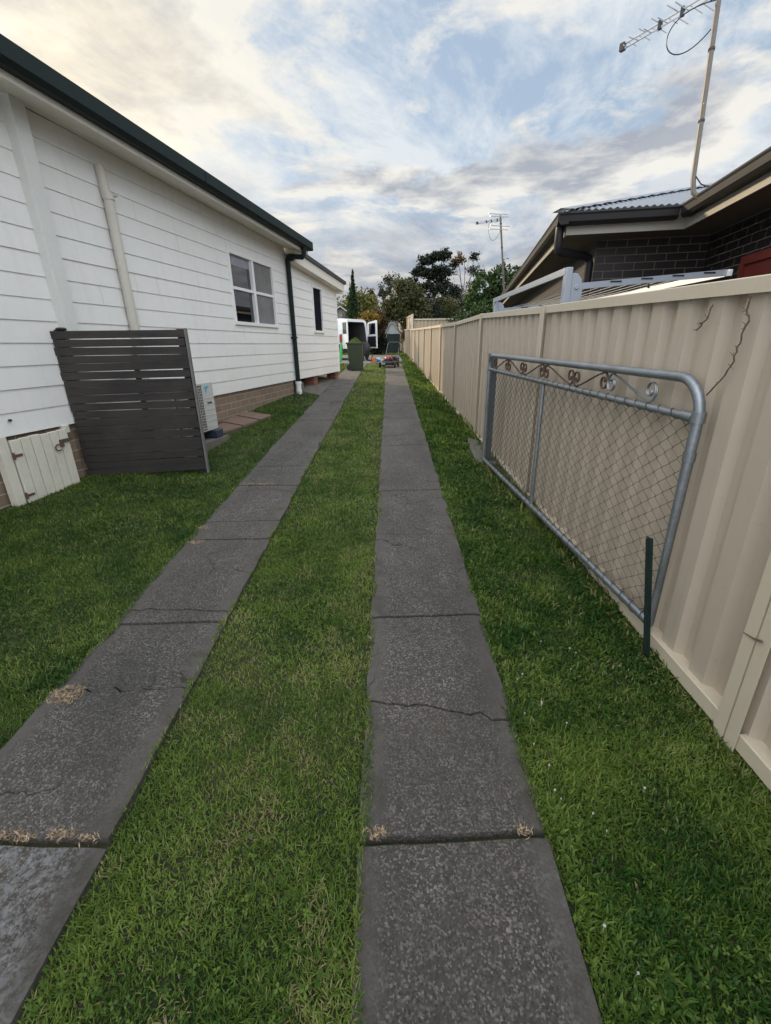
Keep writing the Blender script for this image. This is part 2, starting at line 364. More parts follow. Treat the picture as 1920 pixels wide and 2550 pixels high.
# ---- concrete
def mat_concrete(name, base, lite, edges=None):
    m = mat(name, base, .92); nt = m.node_tree; p = nt.nodes['Principled BSDF']; tc = nd(nt, 'ShaderNodeTexCoord'); oc = tc.outputs['Object']
    vor = nd(nt, 'ShaderNodeTexVoronoi'); vor.inputs['Scale'].default_value = 175; nt.links.new(oc, vor.inputs['Vector'])
    spk = nd(nt, 'ShaderNodeSeparateColor'); nt.links.new(vor.outputs['Color'], spk.inputs[0])
    fine = ramp(nt, noise(nt, oc, 120, 6, .85), (.34, 0.0), (.67, 1.0))
    wear = ramp(nt, noise(nt, oc, 1.7, 5, .6), (.36, 0.0), (.66, 1.0))
    sepa = nd(nt, 'ShaderNodeSeparateXYZ'); nt.links.new(oc, sepa.inputs[0])
    if edges:
        e = None
        for x0, x1 in edges:
            d = mth(nt, 'MINIMUM', mth(nt, 'SUBTRACT', sepa.outputs[0], x0), mth(nt, 'SUBTRACT', x1, sepa.outputs[0]))
            e = d if e is None else mth(nt, 'MAXIMUM', e, d)
        e = mth(nt, 'MULTIPLY_ADD', noise(nt, oc, 7, 5), .11, mth(nt, 'SUBTRACT', e, .055))
        ed = ramp(nt, e, (.035, 1.0), (.10, 0.0))
    else: ed = mth(nt, 'ADD', 0.0, 0.0)
    agg = mth(nt, 'MULTIPLY', ramp(nt, spk.outputs[0], (.52, 0.0), (.95, 1.0)), mth(nt, 'SUBTRACT', 1.0, mth(nt, 'MULTIPLY', ed, .8)))
    agg = mth(nt, 'MULTIPLY', agg, mth(nt, 'MULTIPLY_ADD', wear, .75, .25))
    c = mixc(nt, fine, tuple(x*.20 for x in base), tuple(x*2.1 for x in base))
    bl = ramp(nt, noise(nt, oc, 30, 5, .75), (.40, 0.0), (.62, 1.0)); c = mixc(nt, mth(nt, 'MULTIPLY', bl, .5), c, tuple(x*.38 for x in base))
    c = mixc(nt, mth(nt, 'MULTIPLY', agg, .9), c, mixc(nt, spk.outputs[1], lite, tuple(x*.6 for x in lite)))
    pit = ramp(nt, spk.outputs[2], (.62, 0.0), (.85, 1.0)); c = mixc(nt, mth(nt, 'MULTIPLY', pit, mth(nt, 'SUBTRACT', .75, mth(nt, 'MULTIPLY', ed, .6))), c, tuple(x*.33 for x in base))
    c = mixc(nt, mth(nt, 'MULTIPLY', ed, .45), c, tuple(x*1.6 for x in base))
    st = ramp(nt, noise(nt, vmul(nt, oc, (1, .45, 1)), 3.3, 6, .65, .4), (.42, 0.0), (.7, 1.0))
    c = mixc(nt, mth(nt, 'MULTIPLY', st, .5), c, tuple(x*.42 for x in base))
    s2 = ramp(nt, noise(nt, oc, .9, 5, .6, .3), (.35, 0.0), (.65, 1.0)); c = mixc(nt, mth(nt, 'MULTIPLY', s2, .55), c, mixc(nt, .4, c, (base[0]*1.7, base[1]*1.5, base[2]*1.25)))
    # pale scoured cement skin in patches
    wh = ramp(nt, noise(nt, vmul(nt, oc, (1, 1, 1), (2.3, 4.45, 0)), 1.15, 7, .7, .5), (.60, 0.0), (.69, 1.0))
    dd = nd(nt, 'ShaderNodeVectorMath', operation='DISTANCE'); nt.links.new(vmul(nt, oc, (1.25, .8, 0)), dd.inputs[0]); dd.inputs[1].default_value = (-1.32*1.25, .60*.8, 0)
    wh = mth(nt, 'MAXIMUM', wh, ramp(nt, mth(nt, 'MULTIPLY_ADD', noise(nt, oc, 6, 4), .25, dd.outputs['Value']), (.48, 1.0), (.66, 0.0)))
    wh = mth(nt, 'MULTIPLY', wh, ramp(nt, mth(nt, 'SUBTRACT', 2.0, sepa.outputs[1]), (0.0, .35), (1.0, .35), (1.0, 1.0))) if False else mth(nt, 'MULTIPLY', wh, mth(nt, 'MULTIPLY_ADD', mth(nt, 'LESS_THAN', sepa.outputs[1], .94), .85, .15))
    wh = mth(nt, 'MULTIPLY', wh, ramp(nt, noise(nt, oc, 48, 5, .7), (.44, 0.0), (.58, 1.0)))
    c = mixc(nt, mth(nt, 'MULTIPLY', wh, .55), c, (.37, .37, .38))
    # hairline cracks: edges of a warped cell pattern, only where the noise mask lets them through
    wv = nd(nt, 'ShaderNodeTexNoise'); wv.inputs['Scale'].default_value = 5; wv.inputs['Detail'].default_value = 6; nt.links.new(oc, wv.inputs['Vector'])
    wa = nd(nt, 'ShaderNodeVectorMath', operation='MULTIPLY_ADD'); nt.links.new(wv.outputs['Color'], wa.inputs[0]); wa.inputs[1].default_value = (.30, .30, .0); nt.links.new(oc, wa.inputs[2])
    vc = nd(nt, 'ShaderNodeTexVoronoi', feature='DISTANCE_TO_EDGE'); vc.inputs['Scale'].default_value = 1.35; nt.links.new(wa.outputs[0], vc.inputs['Vector'])
    ck = mth(nt, 'MULTIPLY', ramp(nt, vc.outputs['Distance'], (.003, 1.0), (.009, 0.0)), ramp(nt, noise(nt, oc, 1.6, 3), (.50, 0.0), (.56, 1.0)))
    c = mixc(nt, mth(nt, 'MULTIPLY', ck, .8), c, (.018, .016, .014))
    # brown moss and soil washed along the edges
    ms = mth(nt, 'MULTIPLY', ed, ramp(nt, noise(nt, oc, 4.5, 6, .7), (.52, 0.0), (.66, 1.0))); c = mixc(nt, mth(nt, 'MULTIPLY', ms, .6), c, (.050, .046, .028))
    nt.links.new(c, p.inputs['Base Color'])
    b = nd(nt, 'ShaderNodeBump'); b.inputs['Strength'].default_value = .8; b.inputs['Distance'].default_value = .006
    nt.links.new(mth(nt, 'MULTIPLY_ADD', agg, .7, fine), b.inputs['Height']); nt.links.new(b.outputs[0], p.inputs['Normal'])
    return m
M['strip'] = mat_concrete('strip_concrete', (.098, .088, .079), (.50, .45, .39), [(-.115, .50), (-1.55, -.925)])
M['apron'] = mat_concrete('apron_concrete', (.20, .19, .18), (.24, .22, .20))
M['path'] = mat_concrete('path_concrete', (.16, .145, .125), (.24, .22, .19))
def strip(name, xl, xr, joints):
    """slabs between joints; a joint is (y left, y right, gap, jaggedness)"""
    mb = MB(); N = 15; us = np.linspace(0, 1, N)
    rows = []
    for (yl, yr, g, jg) in joints:
        jit = (RNG.random(N)-.5)*jg*2; jit = np.convolve(np.pad(jit, 1, 'edge'), [.25, .5, .25], 'valid') if jg < .01 else jit
        rows.append((yl+(yr-yl)*us+jit, g))
    for k in range(len(rows)-1):
        y0 = rows[k][0]+rows[k][1]/2; y1 = rows[k+1][0]-rows[k+1][1]/2
        n = max(2, int((y1.mean()-y0.mean())/.12)); dz = RNG.normal(0, .0035); tl = RNG.normal(0, .003)
        t = np.linspace(0, 1, n+1)
        gx = xl+(xr-xl)*us
        wob = .006*np.sin(np.linspace(0, 9, n+1)+k)
        P = []
        for j, tt in enumerate(t):
            yy = y0+(y1-y0)*tt; xx = gx.copy(); xx[0] += wob[j]*.8; xx[-1] -= wob[j]*.7+.004
            zz = itp(yy, ZD)+.012+dz+tl*(tt-.5)
            zz[0] -= .006; zz[-1] -= .006
            if j in (0, n): zz = zz-.004
            P.append(np.stack([xx, yy, zz], -1))
        b = len(mb.v); mb.v += [tuple(q) for r in P for q in r.tolist()]
        for j in range(n):
            for i in range(N-1): mb.face([b+j*N+i, b+j*N+i+1, b+(j+1)*N+i+1, b+(j+1)*N+i])
        ring = [j*N for j in range(n, -1, -1)]+list(range(1, N))+[j*N+N-1 for j in range(1, n+1)]+[n*N+i for i in range(N-2, 0, -1)]
        c = len(mb.v); mb.v += [(mb.v[b+r][0], mb.v[b+r][1], mb.v[b+r][2]-.07) for r in ring]
        for q in range(len(ring)):
            q2 = (q+1) % len(ring); mb.face([b+ring[q], c+q, c+q2, b+ring[q2]])
    return struct(mb.build(name, M['strip'], smooth=False))
JR = [(-3, -3, 0, 0), (-.6, -.62, .014, .004), (.941, .962, .022, .006), (1.52, 1.40, .010, .018), (2.088, 2.109, .016, .004), (3.128, 3.114, .005, .012), (4.047, 4.07, .005, .012), (4.135, 4.153, .010, .005), (4.873, 4.969, .005, .014), (5.653, 5.692, .010, .004), (6.15, 6.18, .004, .008), (7.314, 7.351, .010, .004), (8.9, 8.88, .010, .004), (10.5, 10.52, .010, .004), (12.1, 12.1, .01, .004), (13.8, 13.8, .01, .004), (15.5, 15.5, .01, .004), (17.2, 17.2, .01, .004), (19.5, 19.45, 0, 0)]
JL = [(-3, -3, 0, 0), (-.55, -.55, .014, .004), (.945, .942, .024, .005), (1.573, 1.589, .017, .016), (2.045, 2.065, .012, .004), (2.179, 2.162, .006, .012), (2.969, 2.90, .006, .012), (3.057, 3.068, .010, .004), (3.37, 3.402, .004, .012), (4.245, 4.227, .010, .005), (4.843, 4.854, .004, .008), (5.833, 5.804, .010, .004), (7.4, 7.4, .01, .004), (9.158, 9.228, .012, .004), (11.0, 11.0, .01, .004), (12.7, 12.7, .01, .004), (14.3, 14.3, .01, .004), (16.0, 16.0, .01, .004), (17.7, 17.7, .01, .004), (19.45, 19.4, 0, 0)]
strip('driveway', -.115, .50, JR); strip('driveway', -1.55, -.925, JL)
def sheet(name, poly, mt, dz, n=1.0):
    """paved area following the ground: polygon clipped grid with a drop edge"""
    bm_ = MB(); xs_ = [q[0] for q in poly]; ys_ = [q[1] for q in poly]
    # scanline strips in y
    yv = sorted(set(list(np.arange(min(ys_), max(ys_), .5))+ys_))
    def span(y):
        xx = []
        for i in range(len(poly)):
            (x0, y0), (x1, y1) = poly[i], poly[(i+1) % len(poly)]
            if (y0 <= y <= y1 or y1 <= y <= y0) and y0 != y1: xx.append(x0+(x1-x0)*(y-y0)/(y1-y0))
            elif y0 == y1 == y: xx += [x0, x1]
        return (min(xx), max(xx)) if xx else None
    for ya, yb in zip(yv[:-1], yv[1:]):
        A = span(ya+1e-6); B = span(yb-1e-6)
        if not A or not B: continue
        for i in range(6):
            t0, t1 = i/6, (i+1)/6; q = [(A[0]+(A[1]-A[0])*t0, ya), (A[0]+(A[1]-A[0])*t1, ya), (B[0]+(B[1]-B[0])*t1, yb), (B[0]+(B[1]-B[0])*t0, yb)]
            bm_.poly([(x, y, gz(x, y)+dz) for x, y in q])
    for i in range(len(poly)):
        (x0, y0), (x1, y1) = poly[i], poly[(i+1) % len(poly)]
        bm_.poly([(x0, y0, gz(x0, y0)+dz), (x0, y0, gz(x0, y0)-.1), (x1, y1, gz(x1, y1)-.1), (x1, y1, gz(x1, y1)+dz)])
    return struct(bm_.build(name, mt))
sheet('concrete_apron', [(-14, 19.42), (-1.3, 19.45), (.30, 19.5), (.62, 20.6), (.55, 27.5), (-1.2, 29.0), (-14, 29)], M['apron'], .016)
sheet('garden_path', [(-2.05, 10.25), (-1.56, 10.1), (-1.56, 14.2), (-2.6, 13.3), (-2.6, 11.3)], M['path'], .008)
# ---- grass blades (one stuff object)
def grass():
    Vs = []; Fs = []; At = []; nb = 0
    dense = vnoise
    def region(y0, y1, dens, L, Wd, seg2=True):
        nonlocal nb
        x0, x1 = -6.0, 1.6
        if y0 > 20: x0 = -3
        n = int((x1-x0)*(y1-y0)*dens)
        x = RNG.uniform(x0, x1, n); y = RNG.uniform(y0, y1, n)
        ok = (x < fence_x(y)+.02)
        # not on concrete
        rg = .05*np.clip(vnoise(x*0+np.sign(x+.5)*3, y, 5.3, 2.0)-.42, 0, 1)+.06*np.clip(vnoise(x*0+np.round(x*2), y, 1.7, 7.0)-.62, 0, 1)
        onR = (x > -.115+rg) & (x < .50-rg) & (y < 19.5); onL = (x > -1.55+rg) & (x < -.925-rg) & (y < 19.4)
        ok &= ~onR & ~onL
        ok &= (x > wall_x(y)+.03) | (y > 13.4)
        ok &= ~((x > -14) & (x < .6) & (y > 19.43) & (y < 29))
        ok &= ~((y > 10.2) & (y < 14.1) & (x > -2.6) & (x < -1.5) & (x+2.05 > -.3*(y-10.25)))
        # outside the camera's cone of view: nothing to see
        ok &= (np.abs(x) < 1.1*(y+1.0)+.9)
        # pavers
        ok &= ~((x > -2.70+.06*(y-6.2)) & (x < -2.25+.14*(y-6.2)) & (y > 6.2) & (y < 7.6))
        x = x[ok]; y = y[ok]; n = len(x)
        pt = .6*vnoise(x, y, 1.6)+.4*vnoise(x, y, 5.1, 3.0)          # patchiness
        fine = vnoise(x, y, 17, 5.0)
        lush = np.where(x > .5, .20, np.where(x < -1.5, .16, -.02))
        dryness = np.clip((pt-.40-lush)*2.0+(fine-.5)*.8, 0, 1)
        # bare, yellowed edge under the gate and by the fence
        ef = np.clip(1-np.abs(x-fence_x(y)+.28)/.22, 0, 1)*(vnoise(x, y, 2.3, 8.0) > .5)*(y < 6)
        dryness = np.clip(dryness+ef*.6, 0, 1)
        keep = RNG.random(n) > dryness*.25
        x, y, dryness, fine, pt = x[keep], y[keep], dryness[keep], fine[keep], pt[keep]; n = len(x)
        inR = (x > -.115) & (x < .50) & (y < 19.5) | (x > -1.55) & (x < -.925) & (y < 19.4); z = gzv(x, y)-.018+.026*inR
        nf = (x > fence_x(y)-.09) | ((np.abs(x-(1.295-.0645*(y-1.87))) < .06) & (y > 1.8) & (y < 5.2)) | (np.hypot(x-1.275, y-1.79) < .06)
        clump = vnoise(x, y, 7.3, 11.0); big = (RNG.random(n) < .14)*(x > .5)*(vnoise(x, y, 3.1, 6.0) > .4); az = RNG.uniform(0, 2*PI, n); lean = RNG.uniform(.45, 1.55, n) if y0 < 5 else RNG.uniform(.15, 1.15, n)
        ln = L*RNG.uniform(.5, 1.4, n)*(1-.2*dryness)*(1+.3*(x > .5)*(pt > .45)); wd = Wd*RNG.uniform(.6, 1.3, n)*(1+.45*(x > .5))*(1+.9*big); ln = ln*(.72+.6*clump)*(1+.25*big)*(1+.9*nf*RNG.random(n))
        nearc = np.minimum(np.minimum(np.abs(x+.115), np.abs(x-.5)), np.minimum(np.abs(x+1.55), np.abs(x+.925)))
        ln *= np.where(nearc < .03, .75, 1)
        dx = np.cos(az); dy = np.sin(az); px = -dy; py = dx
        tw = RNG.uniform(-.5, .5, n)
        mx_ = np.sin(lean*.6)*ln*.5; mz = np.cos(lean*.6)*ln*.5
        tx = mx_+np.sin(lean*1.25)*ln*.5; tz = np.maximum(mz+np.cos(lean*1.25)*ln*.5, .012)
        B0 = np.stack([x-px*wd/2, y-py*wd/2, z], -1); B1 = np.stack([x+px*wd/2, y+py*wd/2, z], -1)
        q = wd*.45
        M0 = np.stack([x+dx*mx_-px*q, y+dy*mx_-py*q, z+mz-tw*q], -1); M1 = np.stack([x+dx*mx_+px*q, y+dy*mx_+py*q, z+mz+tw*q], -1)
        q = wd*.12
        T0 = np.stack([x+dx*tx-px*q, y+dy*tx-py*q, z+tz], -1); T1 = np.stack([x+dx*tx+px*q, y+dy*tx+py*q, z+tz], -1)
        Vs.append(np.stack([B0, B1, M1, M0, T1, T0], 1).reshape(-1, 3))
        b = nb+np.arange(n)*6; Fs.append(np.stack([np.stack([b, b+1, b+2, b+3], -1), np.stack([b+3, b+2, b+4, b+5], -1)], 1).reshape(-1, 4)); nb += n*6
        dead = ((x > -.95) & (x < -.1))*np.clip((vnoise(x, y, 9, 13.0)+.35*vnoise(x, y, 2.2, 14.0)-.80)*4, 0, 1)
        straw = RNG.random(n) < (.01+.18*dryness+.55*dead+.25*nf)
        col = np.where(straw, RNG.uniform(.62, 1.0, n), RNG.uniform(0, .5, n)*(.55+.5*fine)+.22*dryness*RNG.random(n)*(1+.25*big)+np.where((x > -.95) & (x < -.1), .12, .0)+.34*(vnoise(x, y, 4.3, 21.0)-.5)+np.where(x > .5, -.04+.10*(vnoise(x, y, .9, 4.0) > .55), 0)+.12*(clump-.5))
        At.append(np.repeat(col, 6))
    region(.2, 1.6, 32000, .0225, .0035); region(1.6, 3.2, 18000, .025, .0045); region(3.2, 5.5, 8000, .03, .0062); region(5.5, 9, 3200, .034, .0095); region(9, 14, 850, .046, .014); region(14, 19.6, 420, .05, .02); region(19.6, 36, 120, .06, .04)
    # clover leaflets in patches
    n = 15000; x = RNG.uniform(-4.5, 1.25, n); y = RNG.uniform(.3, 5, n)
    ok = (vnoise(x, y, 2.4, 17.0)+.4*vnoise(x, y, 8, 18.0) > .84) & ~((x > -.13) & (x < .52)) & ~((x > -1.57) & (x < -.9)) & (x > wall_x(y)+.1); x = x[ok]; y = y[ok]; n = len(x)
    z = gzv(x, y)+RNG.uniform(.006, .020, n); a0 = RNG.uniform(0, 2*PI, n); sz = RNG.uniform(.006, .011, n); cc = RNG.uniform(.05, .42, n)
    for t in range(3):
        a = a0+t*2*PI/3; dx = np.cos(a); dy = np.sin(a); tl = RNG.normal(0, .25, n)*sz
        Q = [np.stack([x, y, z], -1), np.stack([x+(dx*.7-dy*.5)*sz, y+(dy*.7+dx*.5)*sz, z+tl], -1), np.stack([x+dx*sz*1.25, y+dy*sz*1.25, z+tl*1.3], -1), np.stack([x+(dx*.7+dy*.5)*sz, y+(dy*.7-dx*.5)*sz, z+tl], -1)]
        Vs.append(np.stack(Q, 1).reshape(-1, 3)); Fs.append((nb+np.arange(n)*4)[:, None]+np.arange(4)[None]); nb += n*4; At.append(np.repeat(cc, 4))
    V = np.concatenate(Vs); F = np.concatenate(Fs); A = np.concatenate(At)
    m = mat_leaf('grass_blade', (.020, .075, .007), (.215, .295, .050), (.33, .275, .135), .55, .4)
    nt = m.node_tree
    e = [n for n in nt.nodes if n.type == 'VALTORGB'][0].color_ramp.elements
    e[0].position = 0; e[1].position = .62; e[2].position = .9
    o = bulk('grass', V, F, m, attr={'rnd': A}); o['kind'] = 'stuff'; return o
grass()
# ================================================================== weatherboard house (left); frame: x across, y along the wall, wall face at x = -3.9
WX = -3.9
H1 = thing('weatherboard_house', 'white weatherboard house with dark green gutter along the left of the driveway', 'house', (WX, 4, .3), -AH)
BZ = [.872+.1865*k for k in range(-1, 15)]
def boards(mb, y0, y1, za, zb, x=WX):
    """lapped boards clipped to a rectangle"""
    for z0, z1 in zip(BZ[:-1], BZ[1:]):
        lo, hi = max(z0, za), min(z1, zb)
        if hi-lo < .004: continue
        jj = RNG.normal(0, .0012); off = lambda z: (.0105+jj*.7)*(1-(z-z0)/(z1-z0))+.004
        A, B = off(lo), off(hi)
        mb.poly([(x+A, y0, lo), (x+A, y1, lo), (x+B, y1, hi), (x+B, y0, hi)])
        mb.poly([(x-.02, y0, lo), (x-.02, y1, lo), (x+A, y1, lo), (x+A, y0, lo)])
        mb.poly([(x-.02, y1, lo), (x-.02, y1, hi), (x+B, y1, hi), (x+A, y1, lo)])
W1 = (7.15, 8.775, 1.915, 2.985); W2 = (10.91, 11.60, 1.875, 2.90)
mb = MB()
boards(mb, -3, W1[0], .872, 3.6); boards(mb, W1[0], W1[1], .872, W1[2]); boards(mb, W1[0], W1[1], W1[3], 3.6); boards(mb, W1[1], 9.45, .872, 3.6)
mb.k = 1
for z0, z1 in zip(BZ[1:-1], BZ[2:]):
    for q in range(2):
        yj = RNG.uniform(.5, 9.3)
        if z0 > 3.4 or (W1[0]-.1 < yj < W1[1]+.1 and z1 > W1[2] and z0 < W1[3]): continue
        mb.poly([(WX+.0152, yj, z0+.004), (WX+.0152, yj+.0022, z0+.004), (WX+.0052, yj+.0022, z1-.003), (WX+.0052, yj, z1-.003)])
mb.k = 0
mb.poly([(WX-.03, 9.455, .872), (WX-.03, 9.455, 3.6), (-8, 9.455, 5.0), (-8, 9.455, .872)])
mb.box(WX-.16, WX-.14, W1[0]-.1, W1[1]+.1, W1[2]-.1, W1[3]+.1)
mb.build('wall', [M['white'], M['screen']], H1)
mb = MB()
boards(mb, 9.455, W2[0], .868, 3.5, WX-.004); boards(mb, W2[0], W2[1], .868, W2[2], WX-.004); boards(mb, W2[0], W2[1], W2[3], 3.5, WX-.004); boards(mb, W2[1], 12.82, .868, 3.5, WX-.004)
mb.poly([(WX-.02, 12.825, .868), (WX-.02, 12.825, 3.4), (-8, 12.825, 3.4), (-8, 12.825, .868)])
mb.poly([(WX-.02, 9.46, .868), (WX-.02, 12.82, .868), (-8, 12.82, .868), (-8, 9.46, .868)])
mb.box(WX-.16, WX-.14, W2[0]-.1, W2[1]+.1, W2[2]-.1, W2[3]+.1)
wing = mb.build('wing_wall', M['white'], H1)
import bmesh
bm = bmesh.new(); bm.from_mesh(wing.data); po = OFF[H1.name]
vt = lambda y: 3.345-.0585*(y-9.5)
bmesh.ops.bisect_plane(bm, geom=bm.verts[:]+bm.edges[:]+bm.faces[:], plane_co=Vector((0, 9.5, 3.345))-Vector(po), plane_no=(0, .0585, 1), clear_outer=True)
bm.to_mesh(wing.data); bm.free()
# brick base, piers
mb = MB(); mb.box(WX-.18, WX-.025, -3, 9.42, -.2, .868); mb.build('brick_base', M['brick_tan'], H1)
for y in (10.78, 12.55):
    mb = MB(); mb.box(WX-.29, WX-.03, y, y+.25, .45, .866); mb.build('pier', M['brick_red'], H1)
mb = MB(); mb.box(-6.6, -6.4, 9.46, 12.8, .3, .866); mb.build('inner_base', M['brick_red'], H1)
# eaves
zt = lambda y: 3.605-.0175*(y-3.5)
def along(mb, prof, y0, y1, f=zt):
    """extrude a profile (x, dz below the eave line) along y following the eave line"""
    R0 = [(x, y0, f(y0)+d) for x, d in prof]; R1 = [(x, y1, f(y1)+d) for x, d in prof]
    mb.loft([R0, R1])
mb = MB(); along(mb, [(-3.505, -.20), (-3.48, -.20), (-3.48, -.02), (-3.505, -.02)], -3, 9.56); along(mb, [(-3.88, -.105), (-3.505, -.175), (-3.505, -.16), (-3.88, -.09)], -3, 9.5)
mb.build('fascia', M['cream'], H1)
mb = MB(); mb.box(-3.92, -3.506, 9.50, 9.62, 3.30, 3.56); mb.build('eave_end', M['cream'], H1)
mb = MB(); along(mb, [(-3.478, -.135), (-3.42, -.14), (-3.375, -.115), (-3.365, -.06), (-3.372, -.012), (-3.36, 0), (-3.352, -.004), (-3.352, -.125), (-3.40, -.155), (-3.478, -.15)], -3, 9.64)
mb.box(-3.479, -3.352, 9.64, 9.648, zt(9.64)-.15, zt(9.64)-.002)
g = mb.build('gutter', M['gutter_green'], H1)
mb = MB(); mb.bar((-3.352, 5.88, zt(5.86)-.075), (-3.352, 5.90, zt(5.93)-.075), .012, .115); mb.build('gutter_joint', M['gutter_green'], H1)
mb = MB(); P = lambda x, y: (x, y, zt(y)+.005+(-3.37-x)*.36)
for i in range(0, 1): mb.hexa([(P(-3.37, -3)[0], -3, P(-3.37, -3)[2]-.03), (-3.37, 9.69, P(-3.37, 9.69)[2]-.03), (-8.3, 9.69, P(-8.3, 9.69)[2]-.03), (-8.3, -3, P(-8.3, -3)[2]-.03), P(-3.37, -3), P(-3.37, 9.69), P(-8.3, 9.69), P(-8.3, -3)])
mb.hexa([(-8.3, -3, 5.2), (-8.3, 9.69, 5.1), (-13, 9.69, 3.3), (-13, -3, 3.4), (-8.3, -3, 5.42), (-8.3, 9.69, 5.31), (-13, 9.69, 3.5), (-13, -3, 3.6)])
mb.build('roof', M['roof_dark'], H1)
mb = MB(); mb.box(-3.60, -3.462, 9.57, 9.63, zt(9.6)-.21, zt(9.6)-.03); mb.bar((-3.47, 9.66, zt(9.6)-.10), (-8, 9.66, zt(9.6)+1.52), .05, .16); mb.build('barge_board', M['cream'], H1)
# wing verge: sloping barge with thin roof edge
mb = MB(); along(mb, [(-3.715, -.245), (-3.695, -.245), (-3.695, -.06), (-3.715, -.06)], 9.5, 13.0, lambda y: vt(y)+.05); along(mb, [(-3.895, -.24), (-3.715, -.24), (-3.715, -.225), (-3.895, -.225)], 9.5, 12.98, lambda y: vt(y)+.05); mb.build('wing_fascia', M['cream'], H1)
mb = MB(); along(mb, [(-3.70, -.055), (-3.655, -.055), (-3.65, .02), (-8, .03), (-8, -.02)], 9.66, 13.08, lambda y: vt(y)+.05); mb.build('wing_roof', M['roof_dark'], H1)
mb = MB(); mb.box(-4.2, -3.72, 12.9, 12.99, vt(13)-.24, vt(13)-.13); mb.build('gutter_end', M['trim_white'], H1)
# downpipe
mb = MB(); z0 = zt(9.3)-.14
mb.tube([(-3.43, 9.31, z0), (-3.43, 9.31, z0-.11), (-3.47, 9.325, z0-.17), (-3.79, 9.43, 3.24), (-3.835, 9.45, 3.18), (-3.835, 9.46, 3.05), (-3.835, 9.49, .80)], .047, 12)
d = mb.build('downpipe', M['gutter_green'], H1, smooth=True)
mb = MB(); mb.box(WX+.01, -3.785, 9.41, 9.53, 1.72, 1.75); mb.build('pipe_bracket', M['gutter_green'], d).parent = d
dpo = MB(); dpo.tube([(-3.835, 9.49, .60), (-3.835, 9.49, .83)], .056, 14); dpo.tube([(-3.835, 9.49, .78), (-3.835, 9.49, .84)], .066, 14); dpo.tube([(-3.835, 9.49, .56), (-3.835, 9.49, .66)], .064, 14); dpo.build('pipe_joint', M['trim_white'], H1, smooth=True)
# boxed trim and vent pipe
mb = MB(); mb.box(WX, WX+.10, 3.805, 3.945, .95, 3.54); mb.build('boxed_trim', M['trim_box'], H1, bevel=.004)
mb = MB(); mb.tube([(-3.84, 4.76, .8), (-3.84, 4.75, 3.01)], .05, 14); mb.tube([(-3.84, 4.75, 3.0), (-3.84, 4.75, 3.06)], .059, 14); mb.tube([(-3.85, 4.74, 3.05), (-3.86, 4.735, 3.29)], .046, 14); mb.tube([(-3.84, 4.757, 2.52), (-3.84, 4.757, 2.535)], .052, 14); mb.box(-3.86, -3.80, 4.79, 4.85, 3.05, 3.07)
mb.build('vent_pipe', M['pipe_cream'], H1, smooth=True)
# corner trim of wing and the main wall end
mb = MB(); mb.box(WX-.02, WX+.022, 12.80, 12.84, .868, 3.13); mb.build('corner_trim', M['trim_white'], H1)
# windows
def window(W, cols, rows, kinds):
    y0, y1, z0, z1 = W; f = MB(); x = WX
    f.box(x-.10, x+.028, y0-.01, y0+.045, z0, z1+.035); f.box(x-.10, x+.028, y1-.045, y1+.01, z0, z1)
    f.box(x-.10, x+.024, y0+.045, y1-.045, z1-.045, z1); f.box(x-.10, x+.045, y0-.015, y1+.015, z0-.012, z0+.04)
    for q in range(1, cols): yy = y0+(y1-y0)*q/cols; f.box(x-.08, x+.020, yy-.036, yy+.036, z0+.04, z1-.045)
    for q in range(cols):
        a = y0+(y1-y0)*q/cols+(.036 if q else .045); b = y0+(y1-y0)*(q+1)/cols-(.036 if q < cols-1 else .045)
        for r in range(1, rows): zz = z0+(z1-z0)*.505; f.box(x-.07, x+.012, a, b, zz-.022, zz+.022)
    fr = f.build('window', M['trim_white'], H1, bevel=.003)
    OFF[fr.name] = OFF[H1.name]
    for q in range(cols):
        a = y0+(y1-y0)*q/cols+(.036 if q else .045); b = y0+(y1-y0)*(q+1)/cols-(.036 if q < cols-1 else .045)
        for r in range(rows):
            za = z0+.04 if r == 0 else z0+(z1-z0)*.505+.022; zb = z1-.045 if r == rows-1 else z0+(z1-z0)*.505-.022
            k = kinds[q]; p = MB()
            xx = x-.035 if k == 'glass' else x-.012
            if k == 'glass' and r == rows-1:
                bl = MB()
                for q2 in range(9): bl.box(xx, xx+.003, a, b, zb-.016*(q2+1)+.002, zb-.016*q2)
                bl.build('blind', M['blind'], fr)
            p.box(xx-.006, xx, a, b, za, zb); p.build('pane' if k == 'glass' else 'insect_screen', M[k], fr)
window(W1, 2, 2, ['glass', 'screen']); window(W2, 1, 1, ['darkscreen'])
# old access door to the subfloor
dr = MB(); DX = WX+.0
yb = [2.975+.093*i for i in range(7)]
for i in range(6):
    h = .845+.004*((i*7) % 3); dr.box(DX+.055, DX+.085, yb[i]+.003, yb[i+1]-.003, .262+.006*(i % 2), h)
dr.box(DX+.03, DX+.055, 2.99, 3.52, .36, .43); dr.box(DX+.03, DX+.055, 2.99, 3.52, .70, .77)
door = dr.build('access_door', M['doorpaint'], H1, bevel=.004); OFF[door.name] = OFF[H1.name]
for q in ((DX, DX+.075, 2.885, 2.965, .24, .885), (WX-.02, WX+.03, 3.55, 3.62, .80, .872)):
    jb = MB(); jb.box(*q); jb.build('door_jamb', M['doorpaint'], H1, bevel=.004)
for z in (.715, .36):
    h = MB(); h.box(DX+.086, DX+.092, 2.96, 3.045, z-.010, z+.010); h.tube([(DX+.09, 2.97, z-.03), (DX+.09, 2.97, z+.03)], .009, 8); h.build('hinge', M['rust'], door)
